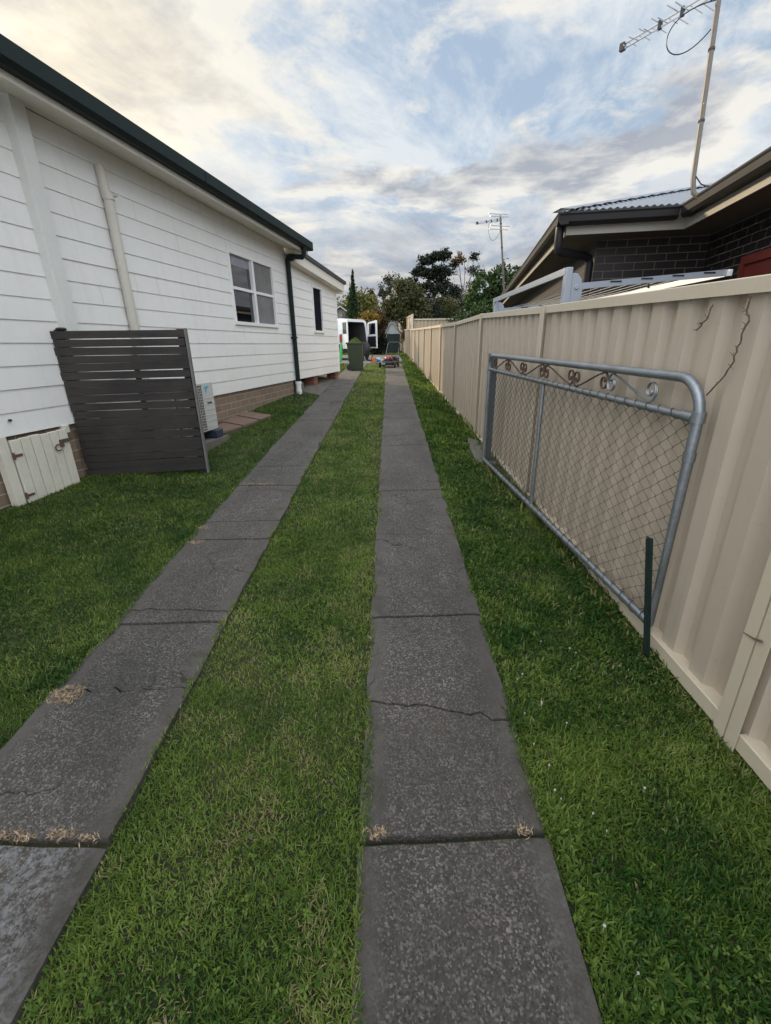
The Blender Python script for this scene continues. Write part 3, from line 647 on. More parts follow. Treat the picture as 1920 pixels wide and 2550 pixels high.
h = MB(); h.box(DX+.086, DX+.10, 3.42, 3.55, .735, .765); h.box(DX+.086, DX+.105, 3.42, 3.45, .70, .74); h.tube([(DX+.10, 3.39+.035*math.cos(t), .70+.03*math.sin(t)) for t in np.linspace(0, PI*1.7, 10)], .006, 6); h.build('latch', M['rust_dk'], door)
h = MB(); h.tube([(WX+.015, 3.08, 1.0), (WX+.035, 3.08, 1.0)], .011, 8); h.build('bolt', M['darkmetal'], H1)
# ------------------------------------------------------------------ things by the house wall
# slatted privacy screen, square on to the driveway
SQ = Vector((-3.862, 3.705, 0)); sT = Vector((1.047, .432, 0)).normalized(); sN = Vector((sT.y, -sT.x, 0))
fr = Matrix(((sT.x, -sN.x, 0, SQ.x), (sT.y, -sN.y, 0, SQ.y), (0, 0, 1, 0), (0, 0, 0, 1)))   # local x along, local y away from camera
SCN = thing('slatted_screen', 'dark weathered timber slat screen standing out from the white house wall', 'screen', (-3.3, 3.93, .3), -AH)
mb = MB(); n = 19
for i in range(n):
    z = .325+i*(1.4/n); sl = RNG.normal(0, .0045); h = .0692-.00004*i+RNG.normal(0, .0012); y0 = RNG.normal(0, .001)
    e0 = RNG.normal(0, .006); e1 = RNG.normal(0, .004)
    mb.hexa([(-.02+e0, y0, z), (1.135+e1, y0, z+sl), (1.135+e1, y0+.016, z+sl), (-.02+e0, y0+.016, z), (-.02+e0, y0, z+h), (1.135+e1, y0, z+h+sl), (1.135+e1, y0+.016, z+h+sl), (-.02+e0, y0+.016, z+h)])
mb.build('slats', M['timber'], SCN, frame=fr)
for x in (.0, 1.07):
    mb = MB(); mb.box(x, x+.07, .020, .065, .27, 1.73); mb.build('post', M['timber'], SCN, frame=fr)
mb = MB(); mb.box(1.142, 1.160, -.004, .068, .285, 1.735); mb.build('end_batten', M['timber_lt'], SCN, frame=fr)
mb = MB(); mb.box(.62, .665, .018, .045, .3, 1.5); mb.build('brace', M['timber'], SCN, frame=fr)
# rolled cloth or cap on the near top corner
mb = MB(); mb.ball((.06, .03, 1.735), (.05, .03, .018), 10, 6); mb.build('post_cap', M['black'], SCN, frame=fr, smooth=True)
# air conditioner
AC = thing('air_conditioner', 'cream outdoor air conditioner unit on dark feet behind the slatted screen', 'air conditioner', (-3.5, 4.95, .42), -AH)
x0, x1, y0, y1, z0, z1 = -3.68, -3.35, 4.52, 5.36, .545, 1.15
mb = MB(); mb.box(x0, x1, y0, y1, z0, z1); mb.build('case', M['acwhite'], AC, bevel=.012)
mb = MB(); mb.box(x1-.0, x1+.006, y0+.03, 5.10, z0+.03, z1-.03); mb.build('grille_recess', M['black'], AC)
mb = MB(); cy, cz = 4.81, .845
for k in range(16): zz = z0+.05+k*.033; mb.bar((x1+.012, y0+.04, zz), (x1+.012, 5.09, zz), .006, .006)
for k in range(18): yy = y0+.05+k*.03; mb.bar((x1+.016, yy, z0+.035), (x1+.016, yy, z1-.035), .005, .005)
mb.build('grille', M['acwhite'], AC)
for k in range(5): mb = None
mb = MB()
for k in range(6): mb.box(x1, x1+.004, 5.13, 5.345, .60+k*.07, .605+k*.07)
mb.build('panel_ribs', M['acwhite'], AC)
mb = MB(); mb.add([(x1+.004, 5.165, 1.10), (x1+.004, 5.265, 1.10), (x1+.004, 5.20, 1.055), (x1+.004, 5.185, 1.01)], [(0, 1, 2, 3)]); mb.build('emblem', M['logo'], AC)
mb = MB()
for k in range(6): mb.box(x1+.002, x1+.005, 5.19+k*.017, 5.202+k*.017, .885, .91 if k in (0, 3) else .902)
mb.build('lettering', M['logotext'], AC)
for yy in (4.56, 5.20):
    mb = MB(); mb.box(x0-.02, x1+.06, yy, yy+.16, .44, .545); mb.build('foot', M['footblue'], AC, bevel=.01)
mb = MB(); mb.box(-3.74, -3.26, 4.42, 5.44, .30, .438); SLB = struct(mb.build('concrete_pad', M['concrete_ft'], None, frame=Matrix.Rotation(-AH, 4, 'Z')))
# terracotta pavers
for k, (pts, lab) in enumerate([([(-2.68, 6.30), (-2.44, 6.22), (-2.26, 6.72), (-2.60, 6.86)], 'worn terracotta paver nearest the air conditioner'),
                              ([(-2.62, 6.90), (-2.25, 6.76), (-2.13, 7.16), (-2.56, 7.34)], 'middle terracotta paver along the brick house base'),
                              ([(-2.54, 7.38), (-2.11, 7.20), (-2.02, 7.56), (-2.46, 7.70)], 'terracotta paver farthest along towards the downpipe')]):
    mb = MB(); R0 = [(x, y, gz(x, y)-.05) for x, y in pts]; R1 = [(x, y, gz(x, y)+.012+.006*k) for x, y in pts]; mb.loft([R0, R1])
    tag(mb.build('paver', M['paver'], bevel=.006), lab, 'paver', 'terracotta pavers by the house')
mb = MB(); mb.box(-3.98, -3.86, 9.62, 9.86, .60, .80); o = mb.build('concrete_block', M['concrete_ft'], frame=Matrix.Rotation(-AH, 4, 'Z'), bevel=.008); tag(o, 'pale block under the wing beside the foot of the green downpipe', 'block')
# ================================================================== brick house behind the fence (right)
H2 = thing('brick_house', 'dark brick house with pale mortar, cream fascia and steel roof behind the cream fence', 'house', (1.56, 6.75, .25), -AN)
ZG = 2.94
mb = MB()
mb.box(1.56, 2.85+.11, 6.75, 6.86, .1, 2.78); mb.build('brick_wall', M['brick_dark'], H2)
mb = MB(); mb.box(1.562, 1.67, 6.862, 19.5, .1, 2.78); mb.build('brick_wall', M['brick_dark'], H2)
mb = MB(); mb.box(2.852, 2.96, -4, 6.748, .1, 2.78); mb.build('brick_wall', M['brick_dark'], H2)
mb = MB()
mb.poly([(1.11, 6.3, 2.752), (2.39, 6.3, 2.752), (2.39, 6.76, 2.752), (1.11, 6.76, 2.752)])
mb.poly([(1.11, 6.76, 2.754), (1.57, 6.76, 2.754), (1.57, 19.6, 2.754), (1.11, 19.6, 2.754)])
mb.poly([(2.39, -4, 2.754), (2.86, -4, 2.754), (2.86, 6.76, 2.754), (2.39, 6.76, 2.754)])
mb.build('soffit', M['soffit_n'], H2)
mb = MB(); mb.box(1.09, 2.365, 6.28, 6.30, 2.735, 2.88); mb.build('fascia', M['fascia_n'], H2)
mb = MB(); mb.box(1.09, 1.11, 6.302, 19.6, 2.735, 2.88); mb.build('fascia', M['fascia_n'], H2)
mb = MB(); mb.box(2.366, 2.386, -4, 6.30, 2.735, 2.88); mb.build('fascia', M['fascia_n'], H2)
GP = [(0, -.115), (-.085, -.12), (-.115, -.09), (-.118, -.03), (-.128, -.012), (-.122, .006), (-.105, 0), (-.10, -.075), (0, -.08)]
def gut(mb, side, a, b):
    if side == 'B': mb.loft([[(a, 6.28+x, ZG+z) for x, z in GP], [(b, 6.28+x, ZG+z) for x, z in GP]])
    else: mb.loft([[(side+x, a, ZG+z) for x, z in GP], [(side+x, b, ZG+z) for x, z in GP]])
mb = MB(); gut(mb, 'B', .965, 2.245); mb.build('gutter', M['gut_dark'], H2)
mb = MB(); gut(mb, 1.088, 6.155, 19.7); mb.build('gutter', M['gut_dark'], H2)
mb = MB(); gut(mb, 2.363, -4, 6.152); mb.build('gutter', M['gut_dark'], H2)
# corrugated roof, front plane between hip and valley
t = .31; pit = .076/8
rx = np.arange(.985, 2.30+5.0, pit); V = []; F = []
RB = 6.0
for x in rx:
    ya = 6.185 if x < 2.255 else 6.185+(x-2.255); yb_ = min(6.185+(x-.985), 11.5); yb_ = max(ya+.001, yb_)
    w = .009*math.cos(2*PI*x/.076); V += [(x, ya, ZG+.02+t*(ya-6.185)+w), (x, yb_, ZG+.02+t*(yb_-6.185)+w)]
n = len(rx); F = [(2*i, 2*i+2, 2*i+3, 2*i+1) for i in range(n-1)]
bulk('roof_sheet', V, F, M['roof_metal'], H2, smooth=False)
mb = MB()
mb.poly([(.985, 6.185, ZG+.01), (6.3, 11.5, ZG+.01+t*5.315), (6.3, 19.7, ZG+.01+t*5.315), (.985, 19.7, ZG+.01)])
mb.build('roof_side', M['roof_metal'], H2)
mb = MB(); mb.poly([(2.25, -4, ZG+.012), (7.565, -4, ZG+.012+t*5.315), (7.565, 11.5, ZG+.012+t*5.315), (2.25, 6.185, ZG+.012)]); mb.build('roof_side', M['roof_metal'], H2)
mb = MB()
for s in (1, -1):
    P = []
    for k in range(0, 61):
        d = 5.3*k/60; P.append((.985+d, 6.185+d, ZG+.05+t*d))
    o_ = .11*s
    Q = [(p[0]+o_*.7, p[1]-o_*.7, p[2]-.025-(.012 if k % 2 else 0)) for k, p in enumerate(P)]
    b0 = mb.add(P+Q, [(i, i+1, 61+i+1, 61+i) for i in range(60)])
mb.build('ridge_cap', M['roof_metal'], H2)
mb = MB(); mb.tube([(1.03, 6.36, 2.84), (1.03, 6.36, 2.64), (1.045, 6.38, 2.595), (1.09, 6.42, 2.58), (1.40, 6.66, 2.57), (1.475, 6.72, 2.55), (1.50, 6.74, 2.49), (1.50, 6.74, .3)], .05, 12)
mb.build('downpipe', M['black'], H2, smooth=True)
mb = MB(); y0, y1, z0, z1 = 4.25, 5.80, 1.25, 2.36
for a in ((y0, y0+.07, z0, z1), (y1-.07, y1, z0, z1), (y0+.07, y1-.07, z1-.08, z1), (y0+.07, y1-.07, z0, z0+.08)): mb.box(2.79, 2.852, *a)
wn = mb.build('window', M['redfab'], H2); OFF[wn.name] = OFF[H2.name]
mb = MB(); mb.box(2.82, 2.851, y0+.07, y1-.07, z0+.08, z1-.08); mb.build('blind', M['redfab'], wn)
# ================================================================== cream steel fence along the right
FN = [-1.2, 1.32, 4.02, 6.55, 8.92, 11.15, 13.45, 15.8, 18.2, 20.5, 22.75, 25.1, 27.5, 29.9, 32.3, 34.7]
FT = [(-1.2, 1.66), (1.32, 1.748), (4.02, 1.838), (6.55, 1.933), (8.8, 1.936), (10.9, 1.98), (13, 2.027), (15.4, 2.08), (17.9, 2.143), (20.2, 2.2), (24.2, 2.31), (36, 2.65)]
FB = [(-1.2, .06), (1.32, .15), (1.9, .185), (4.0, .225), (6.5, .315), (8.95, .40), (11.3, .51), (13.7, .585), (16.2, .645), (18.5, .715), (23, .89), (36, 1.1)]
ft = lambda y: float(itp(y, FT)); fb = lambda y: float(itp(y, FB))
FE = thing('steel_fence', 'long cream corrugated steel fence running down the right side of the driveway', 'fence', (1.29, 6.5, .29))
def fence_panel(mb, xf, y0, y1, top, bot, pit=.205, dep=.036):
    """trapezoid-ribbed sheet, ribs upright"""
    prof = []; y = y0
    while y < y1:
        for dy, dx in ((0, .0), (.090, .0), (.114, dep), (.181, dep)): prof.append((y+dy, dx))
        y += pit
    prof = [q for q in prof if q[0] < y1]+[(y1, 0)]
    for (a, da), (b, db) in zip(prof[:-1], prof[1:]):
        mb.poly([(xf(a)+da, a, bot(a)), (xf(b)+db, b, bot(b)), (xf(b)+db, b, top(b)), (xf(a)+da, a, top(a))])
for i in range(len(FN)-1):
    y0, y1 = FN[i], FN[i+1]; mb = MB()
    fence_panel(mb, lambda y: fence_x(y)+.004, y0, y1, lambda y: ft(y)-.02, lambda y: fb(y)-.04)
    mb.build('panel', M['fence'], FE)
    for nm, f, h in (('top_rail', lambda y: ft(y), .056), ('bottom_rail', lambda y: fb(y), .07)):
        mb = MB(); a, b = y0+.05, y1-.05
        R = []
        for y in (a, b):
            x = fence_x(y); z = f(y); R.append([(x-.022, y, z-h), (x-.022, y, z-.004), (x-.018, y, z), (x+.05, y, z), (x+.054, y, z-.004), (x+.054, y, z-h), (x+.050, y, z-h+.01), (x+.048, y, z-.008), (x-.012, y, z-.008), (x-.014, y, z-h+.008)])
        mb.loft(R); mb.build(nm, M['fence_rail'], FE)
for y in FN:
    mb = MB(); x = fence_x(y); zb = float(itp(y, ZF))-.08
    zt_ = ft(y)+.004
    for c in ((-.030, -.027, -.056, -.004), (-.030, -.027, .004, .056), (.055, .058, -.056, -.004), (.055, .058, .004, .056), (-.027, .055, -.007, -.004), (-.027, .055, .004, .007), (-.012, .045, -.0035, .0035)): mb.box(x+c[0], x+c[1], y+c[2], y+c[3], zb, zt_)
    mb.build('post', M['fence_rail'], FE)
# taller fence beyond, and its return
FF = thing('tall_fence', 'taller tan steel fence rising beyond the far end of the cream fence', 'fence', (1.3, 24.6, .9))
mb = MB(); fence_panel(mb, lambda y: fence_x(y)+.12, 24.6, 46, lambda y: 2.96+.03*(y-24.6), lambda y: .8, .41, .04); mb.build('panel', M['fencetan'], FF)
for y in (24.6, 27, 29.6, 32.4, 36, 40.5, 45.8):
    mb = MB(); mb.box(fence_x(y)+.06, fence_x(y)+.17, y-.05, y+.05, .7, 3.03+.03*(y-24.6)); mb.build('post', M['fence_rail'], FF)
mb = MB(); mb.bar((fence_x(24.6)+.13, 24.6, 2.98), (fence_x(46)+.13, 46, 3.62), .08, .06); mb.build('top_rail', M['fence_rail'], FF)
FR = thing('return_fence', 'tan steel fence panel running off to the right from the tall fence corner post', 'fence', (3, 24.7, .9))
mb = MB(); prof = []
for k in range(60): prof += [(1.3+k*.2, 0), (1.3+k*.2+.09, 0), (1.3+k*.2+.12, .03), (1.3+k*.2+.17, .03)]
for (a, da), (b, db) in zip(prof[:-1], prof[1:]): mb.poly([(a, 24.7+da, .8), (b, 24.7+db, .8), (b, 24.7+db, 2.76), (a, 24.7+da, 2.76)])
mb.build('panel', M['fencetan'], FR)
mb = MB(); mb.bar((1.3, 24.69, 2.78), (13, 24.69, 2.78), .07, .06); mb.build('top_rail', M['fence_rail'], FR)
# ------------------------------------------------------------------ open driveway gate held back against the fence
A_ = Vector((1.295, 1.87, 0)); B_ = Vector((1.09, 5.05, 0)); gU = (B_-A_).normalized(); gN = Vector((-gU.y, gU.x, 0))   # gN points towards the driveway
def GP_(u, z, w=0.0): q = A_+gU*u+gN*w; return (q.x, q.y, z)
gb = lambda u: .225+.021*u; gt = lambda u: 1.402+.010*u; gm = lambda u: 1.243+.016*u
GA = thing('chainlink_gate', 'galvanised driveway gate with chain mesh and scrollwork standing open against the cream fence', 'gate', (1.2, 3.4, .22))
mb = MB(); U1 = 3.155
loop = [GP_(U1, gb(U1)), GP_(0, gb(0))]
loop += [GP_(0, 1.0)]
for t in np.linspace(0, PI/2, 9): loop.append(GP_(.16-.16*math.cos(t), gt(0)-.16+.16*math.sin(t)))
for t in np.linspace(0, PI/2, 7): loop.append(GP_(U1-.09+.09*math.sin(t), gt(U1)-.09+.09*math.cos(t)))
mb.tube(loop, .0215, 14, closed=True); mb.build('frame', M['galv'], GA, smooth=True)
mb = MB(); mb.tube([GP_(.03, gm(0)), GP_(U1-.02, gm(U1))], .0185, 12); mb.build('mid_rail', M['galv'], GA, smooth=True)
for a, b, r in ((GP_(.02, gm(0)), GP_(.085, gm(.08)), .024), (GP_(0, 1.225), GP_(0, 1.27), .0275), (GP_(0, 1.06), GP_(0, 1.10), .026), (GP_(U1, 1.25), GP_(U1, 1.32), .026)):
    mb = MB(); mb.tube([a, b], r, 12); mb.build('clamp', M['galv'], GA, smooth=True)
mb = MB(); mb.tube([GP_(1.64, gb(1.64)), GP_(1.655, gm(1.65))], .016, 10); mb.build('upright', M['galv'], GA, smooth=True)
mb = MB(); sx = .046; k = 0
while .03+sx*k < U1-.05:
    u = .02+sx*k; za, zb = gb(u)+.01, gm(u)-.006; n = 28; P = []
    for j in range(n+1):
        z = za+(zb-za)*j/n; P.append(GP_(u+sx*((j+k) % 2)+RNG.normal(0, .0013), z+RNG.normal(0, .0013), (.004 if (j+k) % 2 else -.003)))
    mb.tube(P, .0021, 4, cap=False); k += 1
mb.build('mesh', M['wire'], GA)
for g_, r in ((gm, .0205), (gb, .0235)):
    P = []
    for k in range(0, 33*12+1):
        q = 2*PI*k/12; u = .05+.0935*k/12
        P.append(GP_(u, g_(u)+r*math.sin(q), r*math.cos(q)))
    mb = MB(); mb.tube(P, .0018, 4, cap=False); mb.build('lacing_wire', M['wire'], GA)
def scroll(ub, ut, mt):
    zb_, zt_ = gm((ub+ut)/2)+.020, gt((ub+ut)/2)-.022; s = 1 if ut > ub else -1; r1 = .053; P = []
    for q in np.linspace(0, 1, 30):
        a = -PI/2-(1-q)*2.55*PI; r = .010+(r1-.010)*q**.8; P.append((ub+s*r*math.cos(a)*.9, zb_+r1+r*math.sin(a)))
    mid = ((ub+ut)/2, (zb_+zt_)/2); Q = [(2*mid[0]-x, 2*mid[1]-z) for x, z in reversed(P)]
    # ease the diagonal between the two curls
    P += [(ub+(ut-ub)*.10, zb_+.012), (ub+(ut-ub)*.2, zb_+(zt_-zb_)*.17), (ub+(ut-ub)*.8, zb_+(zt_-zb_)*.83), (ub+(ut-ub)*.90, zt_-.012)]
    P += Q; mb = MB()
    pts = [GP_(u, z) for u, z in P]
    for d in (-.0035, .0035): mb.tube([GP_(u, z, d) for u, z in P], .0042, 6)
    mb.build('scroll', M[mt], GA, smooth=True)
for a, b, m_ in ((.345, .70, 'galv'), (1.125, .79, 'rust_dk'), (1.215, 1.62, 'rust_dk'), (2.08, 1.71, 'rust_dk'), (2.16, 2.50, 'rust_dk'), (2.95, 2.58, 'rust_dk')): scroll(a, b, m_)
# gate post with concrete footing
GPo = thing('gate_post', 'blue grey steel gate post standing between the chain mesh gate and the fence', 'post', (1.16, 5.12, .22))
mb = MB(); mb.box(1.105, 1.195, 5.11, 5.185, .1, 1.45); mb.build('post', M['greysteel'], GPo, bevel=.006)
mb = MB(); mb.box(1.10, 1.118, 5.095, 5.112, 1.28, 1.36); mb.tube([(1.118, 5.10, 1.25), (1.118, 5.10, 1.39)], .012, 8); mb.build('hinge', M['greysteel'], GPo)
mb = MB(); R = [(1.02, 5.05), (1.25, 5.0), (1.27, 6.1), (1.10, 6.25), (1.04, 5.6)]
mb.loft([[(x, y, gz(x, y)-.15) for x, y in R], [(x, y, gz(x, y)+.012) for x, y in R]]); mb.build('footing', M['concrete_ft'], GPo, bevel=.01)
# star picket
SP = MB(); ang = [rad(200), rad(320), rad(80)]; zb, zt_ = .0, .735
for q in ang:
    d = Vector((math.cos(q), math.sin(q), 0)); n = Vector((-d.y, d.x, 0)); o = Vector((1.276, 1.795, 0))
    P = [o+d*.0-n*.004, o+d*.017-n*.003, o+d*.017+n*.003, o+n*.004]
    SP.loft([[(p.x, p.y, zb) for p in P], [(p.x-.13, p.y-.005, zt_) for p in P]])
for k in range(6): z = .70-k*.09; x = 1.276-.13*z/.735; SP.box(x-.012, x+.012, 1.786, 1.80, z, z+.006)
tag(SP.build('star_picket', M['picket'], bevel=.0015), 'short dark green star picket driven in at the near end of the gate', 'stake')
# dry vine runners on the fence
def vine(pts, lab, seed):
    r = random.Random(seed); mb = MB(); P = []
    for a, b in zip(pts[:-1], pts[1:]):
        for t in (0, .33, .66): P.append(tuple(a[i]+(b[i]-a[i])*t+r.gauss(0, .0025) for i in range(3)))
    P.append(pts[-1]); mb.tube(P, .0033, 5)
    for p in P[1::2]:
        for s in range(2): mb.tube([p, (p[0]-r.uniform(.001, .012), p[1]+r.uniform(-.018, .018), p[2]+r.uniform(-.010, .02))], [.0015, .0007], 4)
    tag(mb.build('dry_vine', M['vine']), lab, 'vine')
vine([(1.318, 1.78, 1.697), (1.318, 1.781, 1.652), (1.318, 1.757, 1.611), (1.317, 1.774, 1.583), (1.317, 1.776, 1.539), (1.316, 1.778, 1.493), (1.316, 1.796, 1.439), (1.316, 1.833, 1.388), (1.315, 1.883, 1.337)], 'long dry vine runner clinging to the cream fence above the gate corner', 1)
vine([(1.316, 1.98, 1.685), (1.316, 1.984, 1.635), (1.316, 2.009, 1.612), (1.316, 2.036, 1.591)], 'short dry vine runner hanging below the top rail of the fence', 2)
mb = MB(); mb.tube([(1.308, 1.377, .532), (1.306, 1.33, .54), (1.30, 1.29, .557)], [.002, .004, .005], 6); tag(mb.build('twig', M['vine']), 'short brown twig poking from the near fence post', 'twig')
# ================================================================== fold-down clothesline behind the fence
CL = thing('clothesline', 'pale grey fold-down clothesline frame with bare lines behind the cream fence', 'clothesline', (1.45, 4, .2))
for y, w in ((3.9, 1), (6.4, 1)):
    mb = MB(); mb.box(1.395, 1.445, y-.02, y+.05, .2, 2.10 if y < 5 else 2.08); mb.build('post', M['lightgrey'], CL, bevel=.004)
    mb = MB(); P = [(1.447, 1.84), (1.50, 1.84), (1.535, 1.88), (1.54, 1.96), (1.52, 2.02), (1.49, 2.055), (1.447, 2.06)]
    mb.loft([[(x, y-.012, z) for x, z in P], [(x, y+.012, z) for x, z in P]]); mb.tube([(1.49, y-.02, 1.96), (1.49, y+.02, 1.96)], .018, 10); br = mb.build('bracket', M['lightgrey'], CL, bevel=.003)
    mb = MB(); mb.bar((1.50, y, 1.965), (2.66, y, 2.045), .02, .045); mb.build('arm', M['lightgrey'], CL)
    for k in range(4): mb = MB(); x = 1.75+k*.24; mb.box(x, x+.09, y-.0125, y-.0105, 1.972+(x-1.5)*.069, 1.984+(x-1.5)*.069); mb.build('slot', M['darkmetal'], CL)
mb = MB(); mb.bar((1.40, 3.9, 2.075), (1.40, 6.45, 2.085), .022, .05); mb.build('rail', M['lightgrey'], CL)
mb = MB(); mb.bar((2.66, 3.86, 2.04), (2.66, 6.44, 2.05), .022, .045); mb.build('rail', M['trim_white'], CL)
for k in range(8):
    x = 1.62+k*.125; mb = MB(); mb.tube([(x, 3.9, 1.985+(x-1.5)*.069), (x, 5.15, 1.965+(x-1.5)*.069), (x, 6.4, 1.985+(x-1.5)*.069)], .003, 5, cap=False); mb.build('line', M['line'], CL)
for k in range(3):
    mb = MB(); y = 4.24+.025*k; x = 2.245; z = 2.03
    mb.bar((x, y, z+.02), (x-.02+.02*k, y-.008, z-.045), .009, .007); mb.bar((x, y+.006, z+.02), (x+.02*k, y+.014, z-.045), .009, .007)
    tag(mb.build('clothes_peg', M['darkmetal']), 'small dark clothes peg in the cluster on the clothesline', 'peg', 'dark pegs clipped on the clothesline')
# ================================================================== antennas
def antenna(label, foot, top, tip, tail, bent=None, r=.019, loop=True, scale=1.0):
    T = thing('tv_antenna', label, 'antenna', foot)
    foot, top, tip, tail = map(Vector, (foot, top, tip, tail))
    mb = MB(); P = list(bent) if bent else []
    P += [foot.lerp(top, t) for t in (0, .33, .66, 1.0)]; mb.tube(P, r, 10); mb.build('mast', M['mast'], T, smooth=True)
    for t in (.28, .62, .9):
        mb = MB(); q = foot.lerp(top, t); q2 = foot.lerp(top, t+.012); mb.tube([q, q2], r*1.25, 8); mb.build('strap', M['darkmetal'], T)
    d = (tail-tip).normalized(); L = (tail-tip).length; sd = d.cross(Vector((0, 0, 1))).normalized()
    mb = MB(); up = Vector((0, 0, .021*scale)); mb.tube([tip+up, tail+up], .0115*scale, 6); mb.build('boom', M['alu'], T, smooth=True)
    mb = MB(); mb.tube([tip-up, tail-up], .0115*scale, 6); mb.build('boom', M['alu'], T, smooth=True)
    mb = MB(); c = tip-d*.015; mb.bar(c-d*.025, c+d*.03, .045*scale, .07*scale)
    mb.build('end_cap', M['darkmetal'], T)
    for t in (.36, .56, .8): mb = MB(); q = tip+d*L*t; mb.bar(q-d*.014, q+d*.014, .04*scale, .075*scale); mb.build('clip', M['darkmetal'], T)
    s = .045; h = .07*scale; i = 0
    while s < L:
        q = tip+d*s; sg = 1 if i % 2 else -1
        for f in (1, -1): mb = MB(); mb.tube([q+up*sg*f, q+up*sg*f+sd*h*f], .0052*scale, 5); mb.build('element', M['alu'], T)
        s += .035+h*.36; h = min(h*1.17, .34*scale); i += 1
    if loop:
        c0, c1, c2, c3 = map(Vector, loop); P = []
        for t in np.linspace(0, 1, 24): P.append(c0*(1-t)**3+c1*3*t*(1-t)**2+c2*3*t*t*(1-t)+c3*t**3)
        mb = MB(); mb.tube(P, .0055*scale, 5); mb.build('cable', M['black'], T, smooth=True)
    return T
RN = Matrix.Rotation(-AN, 3, 'Z'); LN = lambda x, y, z: tuple(RN @ Vector((x, y, z)))
n1 = antenna('large television antenna on a bent pole fixed to the brick house gutter', LN(2.20, 5.86, 3.10), (3.16, 5.66, 4.82), (2.70, 6.545, 4.68), (3.28, 5.57, 4.68), bent=[LN(2.46, 5.68, 2.86), LN(2.36, 5.73, 2.865), LN(2.27, 5.79, 2.90), LN(2.215, 5.83, 2.97)], r=.024, loop=((3.15, 5.66, 4.58), (2.62, 5.95, 4.62), (2.85, 5.85, 3.98), (3.145, 5.64, 4.36)))
mb = MB(); mb.tube([LN(2.21, 5.85, 3.12), LN(2.26, 5.80, 3.03), LN(2.34, 5.70, 2.96)], .006, 6); mb.build('cable', M['black'], n1)
mb = MB(); mb.box(2.37, 2.405, 5.62, 5.74, 2.80, 2.92); mb.build('mount', M['mast'], n1, frame=Matrix.Rotation(-AN, 4, 'Z'))
n2 = antenna('distant small television antenna on a pole in front of the tall gum trees', (3.38, 14.2, 2.8), (3.06, 14, 4.80), (2.40, 13.7, 4.57), (3.12, 14.05, 4.72), r=.026, loop=((2.75, 13.9, 4.66), (2.70, 13.9, 4.1), (2.98, 14, 4.1), (3.08, 14, 4.45)), scale=.9)
for dx, dz in ((-.02, .06), (.02, .0), (.05, -.22), (.02, -.30)):
    mb = MB(); mb.tube([(2.74+dx, 13.9, 4.77+dz), (3.30+dx, 14.05, 4.77+dz)], .011, 5); mb.build('reflector', M['alu'], n2)
# ================================================================== wheelie bin
BX, BY = -1.14, 15.75; bz = gz(BX, BY)+.015
BI = thing('wheelie_bin', 'olive green wheelie bin heaped with cut grass on the left concrete strip', 'bin', (BX, BY, bz))
def ringr(w, d, z, r=.05, dx=0, dy=0):
    P = []
    for cx, cy, a in ((w-r, d-r, 0), (-w+r, d-r, 90), (-w+r, -d+r, 180), (w-r, -d+r, 270)):
        for k in range(4): q = rad(a+30*k); P.append((BX+dx+cx+r*math.cos(q), BY+dy+cy+r*math.sin(q), bz+z))
    return P
mb = MB(); mb.loft([ringr(.215, .22, .02, dx=.03), ringr(.222, .23, .10, dx=.028), ringr(.262, .285, .84)]); mb.build('body', M['bin'], BI, smooth=True)
mb = MB(); mb.loft([ringr(.285, .31, .835), ringr(.292, .315, .845), ringr(.292, .315, .885), ringr(.280, .305, .89)]); mb.build('rim', M['bin'], BI)
for s in (-1, 1):
    mb = MB(); mb.tube([(BX-.19, BY+s*.235-.03, bz+.10), (BX-.19, BY+s*.235+.03, bz+.10)], .10, 18); mb.build('wheel', M['black'], BI, smooth=True)
mb = MB(); mb.hexa([(BX-.28, BY+.33, bz+.28), (BX+.28, BY+.33, bz+.28), (BX+.28, BY+.355, bz+.28), (BX-.28, BY+.355, bz+.28), (BX-.29, BY+.32, bz+.885), (BX+.29, BY+.32, bz+.885), (BX+.29, BY+.36, bz+.885), (BX-.29, BY+.36, bz+.885)])
mb.build('lid', M['bin'], BI, bevel=.01)
mb = MB(); mb.box(BX-.08, BX+.06, BY-.287, BY-.279, bz+.73, bz+.76); mb.build('badge', M['bin'], BI)
n = 1600; th = RNG.uniform(0, 2*PI, n); rr = np.sqrt(RNG.random(n)); px = BX-.01+.22*rr*np.cos(th); py = BY+.24*rr*np.sin(th); pz = bz+.86+.13*np.clip(1-rr**1.6, 0, 1)*(1+.3*(px > BX))+RNG.normal(0, .008, n)
def leafcards(P, size, aspect=2.0, up=.3, seed=0):
    n = len(P); a = RNG.normal(size=(n, 3)); a /= np.linalg.norm(a, axis=1, keepdims=True); b = RNG.normal(size=(n, 3)); b[:, 2] += up; b -= a*(a*b).sum(1, keepdims=True); b /= np.linalg.norm(b, axis=1, keepdims=True)
    s = (np.asarray(size)*RNG.uniform(.6, 1.35, n))[:, None]; w = s/aspect
    V = np.stack([P-a*s*.5, P+b*w*.5+a*s*.05, P+a*s*.5, P-b*w*.5+a*s*.05], 1).reshape(-1, 3)
    return V, (np.arange(n)*4)[:, None]+np.arange(4)[None]
V, F = leafcards(np.stack([px, py, pz], -1), .06, 5.0); m = mat_leaf('clippings', (.05, .10, .012), (.16, .22, .04), (.24, .22, .08), .7, .2)
H = thing('grass_clippings', 'heap of fresh green grass clippings filling the wheelie bin', 'grass clippings', (BX, BY, bz+.86))
bulk('clippings', V, F, m, H, {'rnd': np.repeat(RNG.random(n), 4)})['kind'] = 'stuff'
mb = MB(); mb.ball((BX, BY, bz+.85), (.22, .24, .10), 16, 8); mb.build('core', M['clip'], H, smooth=True)
